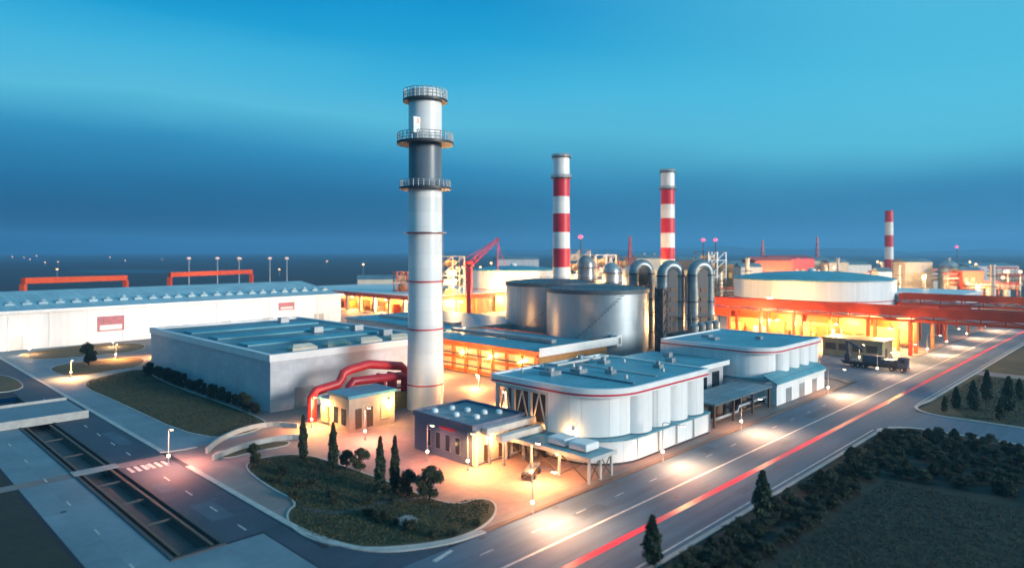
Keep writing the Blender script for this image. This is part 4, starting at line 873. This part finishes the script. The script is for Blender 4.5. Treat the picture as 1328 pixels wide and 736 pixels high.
for x, y, s_, lab in ((493, 641, 1.0, 'left cypress of the close pair in front of the slate building'), (512, 638, .98, 'right cypress of the close pair in front of the slate building'), (432, 612, .95, 'broad cypress in front of the cream gatehouse'), (393, 596, .9, 'leftmost cypress at the back corner of the garden')):
    put(cy, *G(x, y), s_, lab)
rt = make_tree('round_tree', 'x', 'tree', 'round', 4.4, 1.9, 3600, .19, 'leaf', 11, 1.5, .14, 'small round trees round the garden')
for x, y, s_, lab in ((557, 650, 1.05, 'round leafy tree at the garden edge right of the cypress pair'), (528, 643, .8, 'smaller round tree between the cypress pair and the garden edge tree'), (467, 612, .8, 'round tree left of the cypress pair'), (449, 606, .6, 'small round tree beside the broad cypress'), (330, 605, .8, 'round dark tree at the far left tip of the garden'), (115, 474, 1.5, 'round dark tree on the dry lawn by the long warehouse')):
    put(rt, *G(x, y), s_, lab)
sh = make_tree('shrub', 'dark clipped shrub in the row along the grey warehouse wall', 'shrub', 'round', 2.6, 1.5, 1600, .19, 'leaf_dark', 21, .5, .1, 'shrubs along the grey warehouse')
for k in range(21): put(sh, 68.2 + random.uniform(-.5, .4), 146 + k * 3.5 + random.uniform(-.6, .6), random.uniform(.8, 1.25))
gs = make_tree('garden_shrub', 'low dark shrub planted on the garden lawn', 'shrub', 'round', 1.5, 1.3, 1000, .16, 'leaf_dark', 23, .3, .08, 'low shrubs on the garden lawn')
def inside(p, poly):
    c = False; j = len(poly) - 1
    for i in range(len(poly)):
        if (poly[i][1] > p[1]) != (poly[j][1] > p[1]) and p[0] < (poly[j][0] - poly[i][0]) * (p[1] - poly[i][1]) / (poly[j][1] - poly[i][1]) + poly[i][0]: c = not c
        j = i
    return c
k = 0
while k < 20:
    x, y = random.uniform(330, 620), random.uniform(600, 700)
    if inside(G(x, y), garden) and abs(y - (600 + (x - 330) * .26) - 25) < 24:
        put(gs, *G(x, y), random.uniform(.5, .95)); k += 1
bt = make_tree('belt_tree', 'dark leafy tree in the belt between the road and the field', 'tree', 'round', 4.6, 2.3, 2200, .27, 'leaf_dark', 31, 1.3, .16, 'belt trees round the dark field')
bt2 = make_tree('belt_tree', 'dark slim tree in the belt between the road and the field', 'tree', 'cypress', 5.6, 1.7, 2000, .28, 'leaf_dark', 37, 1.2, .15, 'slim belt trees round the dark field')
u = 60
while u < 148:
    for v in (35.2, 37.6, 39.8):
        if u > 66 or random.random() < .7: put(bt if random.random() < .75 else bt2, u + random.uniform(-1, 1), v + random.uniform(-1.0, 1.0), random.uniform(.24, .38), None, .1, 1.8)
    u += 2.2
v = 33
while v > 4:
    for u in (121.5, 125, 128.5, 132, 135.5, 139, 142.5, 146, 149.5, 153):
        if random.random() < .88: put(bt if random.random() < .7 else bt2, u + random.uniform(-1.5, 1.5), v + random.uniform(-1, 1), random.uniform(.24, .40), None, .1, 1.8)
    v -= 2.6
ta = make_tree('roadside_tree', 'x', 'tree', 'cypress', 6.6, 1.35, 2600, .26, 'leaf_cyp', 41, 1.4, .15, 'taller trees beside the road edge')
for x, y, s_, lab in ((989, 676, 1.0, 'taller slim tree in the belt below the hall front'), (846, 733, .85, 'slim tree at the bottom edge beside the painted red light trail')): put(ta, *G(x, y), s_, lab)
for k, (x, y, s_) in enumerate(((1262, 532, 1.0), (1280, 520, 1.1), (1308, 535, 1.2), (1240, 530, .75), (1225, 535, .55), (1297, 545, .7), (1322, 520, .8))):
    put(ta, *G(x, y), s_, ('dark tree in the right corner cluster, just left of its tallest pair', 'tall dark tree at the back of the right corner cluster', 'broad tall dark tree at the front right of the corner cluster', 'small dark tree at the left end of the corner cluster', 'smallest dark tree at the left tip of the corner lawn', 'short dark tree at the front of the corner cluster', 'dark tree at the right edge of the corner cluster')[k])

def tufts(name, poly, n, m, h_=.32):
    us = [p[0] for p in poly]; vs = [p[1] for p in poly]; mb = MB(); k = 0; rnd = random.Random(5); cu, cv = sum(us) / len(us), sum(vs) / len(vs)
    big = [(cu + (p[0] - cu) * .95, cv + (p[1] - cv) * .95) for p in poly]
    while k < n:
        p = (rnd.uniform(min(us), max(us)), rnd.uniform(min(vs), max(vs)))
        if not inside(p, big): continue
        a = rnd.uniform(0, 6.28); c, q = math.cos(a) * .16, math.sin(a) * .16; g = rnd.uniform(.3, 1.2) * h_ * .6
        mb.add([(p[0] - c, p[1] - q, .1), (p[0] + c, p[1] + q, .1), (p[0] + q * .8, p[1] - c * .8, .1 + g)], [(0, 1, 2)]); k += 1
    o = mb.build(name, m); o.rotation_euler = (0, 0, ANG); o['kind'] = 'stuff'
M['tuft'] = mat('grass_blades', (.11, .092, .035), .9, c2=(.026, .042, .016), var=.4, scale=.25, detail=8)
M['tuft_dark'] = mat('field_blades', (.046, .046, .022), .9, c2=(.014, .018, .010), var=.4, scale=.12, detail=8)
tufts('garden_grass', garden, 16000, 'tuft'); tufts('warehouse_grass', wlawn, 14000, 'tuft')
tufts('corner_grass_blades', [(172, 5), (236, 5), (236, 42.2), (190, 42.2), (172, 33)], 14000, 'tuft'); tufts('field_grass_blades', [(74, 8), (118.5, -4), (118.5, 33.5), (66, 33.5)], 12000, 'tuft_dark', .22)
mb = MB(); rnd = random.Random(9)
for u, v, a, b in ((72, 57, 6, 2.2), (96, 46, 9, 1.6), (111, 60, 4, 2.4), (150, 56.5, 12, 1.8), (196, 46.5, 10, 2.2), (126, 52, 3.4, 3)): mb.sheet(R(u, v, u + a, v + b), .062)
for u, v, a, b in ((37, 92, 3, 8), (39.5, 140, 2.2, 12), (36, 108, 2, 5)): mb.sheet(R(u, v, u + a, v + b), .06)
M['patch'] = mat('asphalt_patch', (.070, .110, .158), .78, scale=.4, var=.35)
o = struct('asphalt_repairs', mb, 'patch'); o.rotation_euler = (0, 0, ANG)
mb = MB()
for u in range(58, 260, 14): mb.sheet(R(u, 62.2, u + 1.1, 62.8), .064)
for u, v in ((88, 52.5), (118, 58), (152, 52.5), (40.5, 100), (40.5, 150), (24, 110), (56, 96), (60, 80)): mb.sheet([(u + .45 * math.cos(k * PI / 8), v + .45 * math.sin(k * PI / 8)) for k in range(16)], .066)
o = struct('drain_covers', mb, 'dark'); o.rotation_euler = (0, 0, ANG)

# low white ramp walls by the entrance
for k, px in enumerate((((268, 588), (282, 574), (312, 560), (350, 552), (386, 555)), ((276, 597), (318, 580), (372, 569), (392, 570)))):
    mb = MB(); ribbon(mb, smoothpoly([G(*q) for q in px], 2, False), .45, 0, 1.0)
    o = tag(mb.build('ramp_wall', 'kerb'), ('low white curved wall along the upper side of the entrance ramp', 'low white curved wall along the lower side of the entrance ramp')[k], 'wall', 'curved entrance walls'); o.rotation_euler = (0, 0, ANG)

hm = bpy.data.materials.new('evening_haze'); hm.use_nodes = True
for n in list(hm.node_tree.nodes):
    if n.type != 'OUTPUT_MATERIAL': hm.node_tree.nodes.remove(n)
pv = hm.node_tree.nodes.new('ShaderNodeVolumePrincipled'); pv.inputs['Color'].default_value = (.22, .62, 1, 1); pv.inputs['Density'].default_value = .00017; pv.inputs['Anisotropy'].default_value = .2
hm.node_tree.links.new(pv.outputs[0], hm.node_tree.nodes['Material Output'].inputs['Volume'])
hz = MB().box(-6000, -600, -7, 6000, 12500, 240).build('haze', hm); hz['kind'] = 'stuff'
# ================================================================ SKY, SUN, CAMERA
w = bpy.data.worlds.new('World'); S.world = w; w.use_nodes = True
nt = w.node_tree; L = nt.links.new; bg = nt.nodes['Background']
tc = _n(nt, 'ShaderNodeTexCoord'); sx = _n(nt, 'ShaderNodeSeparateXYZ'); L(tc.outputs['Generated'], sx.inputs[0])
mp = _n(nt, 'ShaderNodeMapping'); mp.inputs['Scale'].default_value = (1.1, 1.1, 4.2); L(tc.outputs['Generated'], mp.inputs[0])
nz = _n(nt, 'ShaderNodeTexNoise', Scale=1.4, Detail=3., Roughness=.45); L(mp.outputs[0], nz.inputs['Vector'])
m1 = _n(nt, 'ShaderNodeMath', operation='MULTIPLY_ADD'); m1.inputs[1].default_value = .11; L(nz.outputs['Fac'], m1.inputs[0])
m0_ = _n(nt, 'ShaderNodeMath', operation='SUBTRACT'); m0_.inputs[1].default_value = .055; L(sx.outputs[2], m0_.inputs[0]); L(m0_.outputs[0], m1.inputs[2])
rp_ = _n(nt, 'ShaderNodeValToRGB'); cr_ = rp_.color_ramp
def lin(c): return tuple(((x / 255) / 12.92 if x / 255 <= .04045 else ((x / 255 + .055) / 1.055) ** 2.4) for x in c)
stops = [(0, (0, 34, 66)), (.022, (5, 52, 90)), (.085, (26, 104, 148)), (.14, (48, 142, 186)), (.195, (90, 190, 221)), (.25, (62, 178, 220)), (.30, (24, 158, 210)), (.345, (6, 144, 203)), (.6, (60, 150, 200)), (1, (110, 180, 215))]
while len(cr_.elements) < len(stops): cr_.elements.new(.5)
for e, (p, c) in zip(cr_.elements, stops): e.position = p; e.color = (*lin(c), 1)
az0 = _n(nt, 'ShaderNodeMapRange', interpolation_type='SMOOTHSTEP'); az0.inputs[1].default_value = -.3; az0.inputs[2].default_value = .6; az0.inputs[3].default_value = -.012; az0.inputs[4].default_value = .05; L(sx.outputs[0], az0.inputs[0])
sum_ = _n(nt, 'ShaderNodeMath', operation='ADD'); L(m1.outputs[0], sum_.inputs[0]); L(az0.outputs[0], sum_.inputs[1]); L(sum_.outputs[0], rp_.inputs[0]); 
az = _n(nt, 'ShaderNodeMapRange', interpolation_type='SMOOTHSTEP'); az.inputs[1].default_value = -.30; az.inputs[2].default_value = .30; L(sx.outputs[0], az.inputs[0])
el = _n(nt, 'ShaderNodeMapRange', interpolation_type='SMOOTHSTEP'); el.inputs[1].default_value = .24; el.inputs[2].default_value = .02; L(sx.outputs[2], el.inputs[0])
mm = _n(nt, 'ShaderNodeMath', operation='MULTIPLY'); L(az.outputs[0], mm.inputs[0]); L(el.outputs[0], mm.inputs[1])
m5 = _n(nt, 'ShaderNodeMath', operation='MULTIPLY'); L(mm.outputs[0], m5.inputs[0]); m5.inputs[1].default_value = .75
mxs = _n(nt, 'ShaderNodeMix', data_type='RGBA'); L(m5.outputs[0], mxs.inputs[0]); L(rp_.outputs[0], mxs.inputs[6]); mxs.inputs[7].default_value = (*lin((44, 116, 156)), 1)

ar = _n(nt, 'ShaderNodeMapRange', interpolation_type='SMOOTHSTEP'); ar.inputs[1].default_value = -.12; ar.inputs[2].default_value = .55; ar.inputs[4].default_value = .66; L(sx.outputs[0], ar.inputs[0])
eh = _n(nt, 'ShaderNodeMapRange', interpolation_type='SMOOTHSTEP'); eh.inputs[1].default_value = .07; eh.inputs[2].default_value = .17; L(m1.outputs[0], eh.inputs[0])
mu = _n(nt, 'ShaderNodeMath', operation='MULTIPLY'); L(ar.outputs[0], mu.inputs[0]); L(eh.outputs[0], mu.inputs[1])
mxr = _n(nt, 'ShaderNodeMix', data_type='RGBA'); L(mu.outputs[0], mxr.inputs[0]); L(mxs.outputs[2], mxr.inputs[6]); mxr.inputs[7].default_value = (*lin((94, 200, 226)), 1)
L(mxr.outputs[2], bg.inputs['Color']); bg.inputs['Strength'].default_value = .9
sun = bpy.data.lights.new('sun', 'SUN'); sun.energy = 3.7; sun.angle = math.radians(14); sun.color = (1, .95, .88)
so = bpy.data.objects.new('sun', sun); COL.objects.link(so)
d = Vector((.95 * UY + .24 * UX, -.95 * UX + .24 * UY, .20)).normalized()
so.rotation_euler = d.to_track_quat('Z', 'Y').to_euler()
cam = bpy.data.cameras.new('camera'); co = bpy.data.objects.new('camera', cam); COL.objects.link(co); S.camera = co
co.location = (0, 0, H); co.rotation_euler = (PI / 2, 0, 0); cam.sensor_width = 36; cam.lens = F / 1328 * 36; cam.shift_y = -43 / 1328; cam.clip_end = 30000; cam.clip_start = .5
cam.dof.use_dof = True; cam.dof.focus_distance = 165; cam.dof.aperture_fstop = .05
S.view_settings.view_transform = 'Standard'; S.view_settings.look = 'None'; S.view_settings.exposure = .22; S.view_settings.gamma = 1
S.render.engine = 'CYCLES'; S.cycles.use_denoising = True; S.cycles.max_bounces = 5; S.cycles.volume_bounces = 0; S.cycles.sample_clamp_indirect = 4
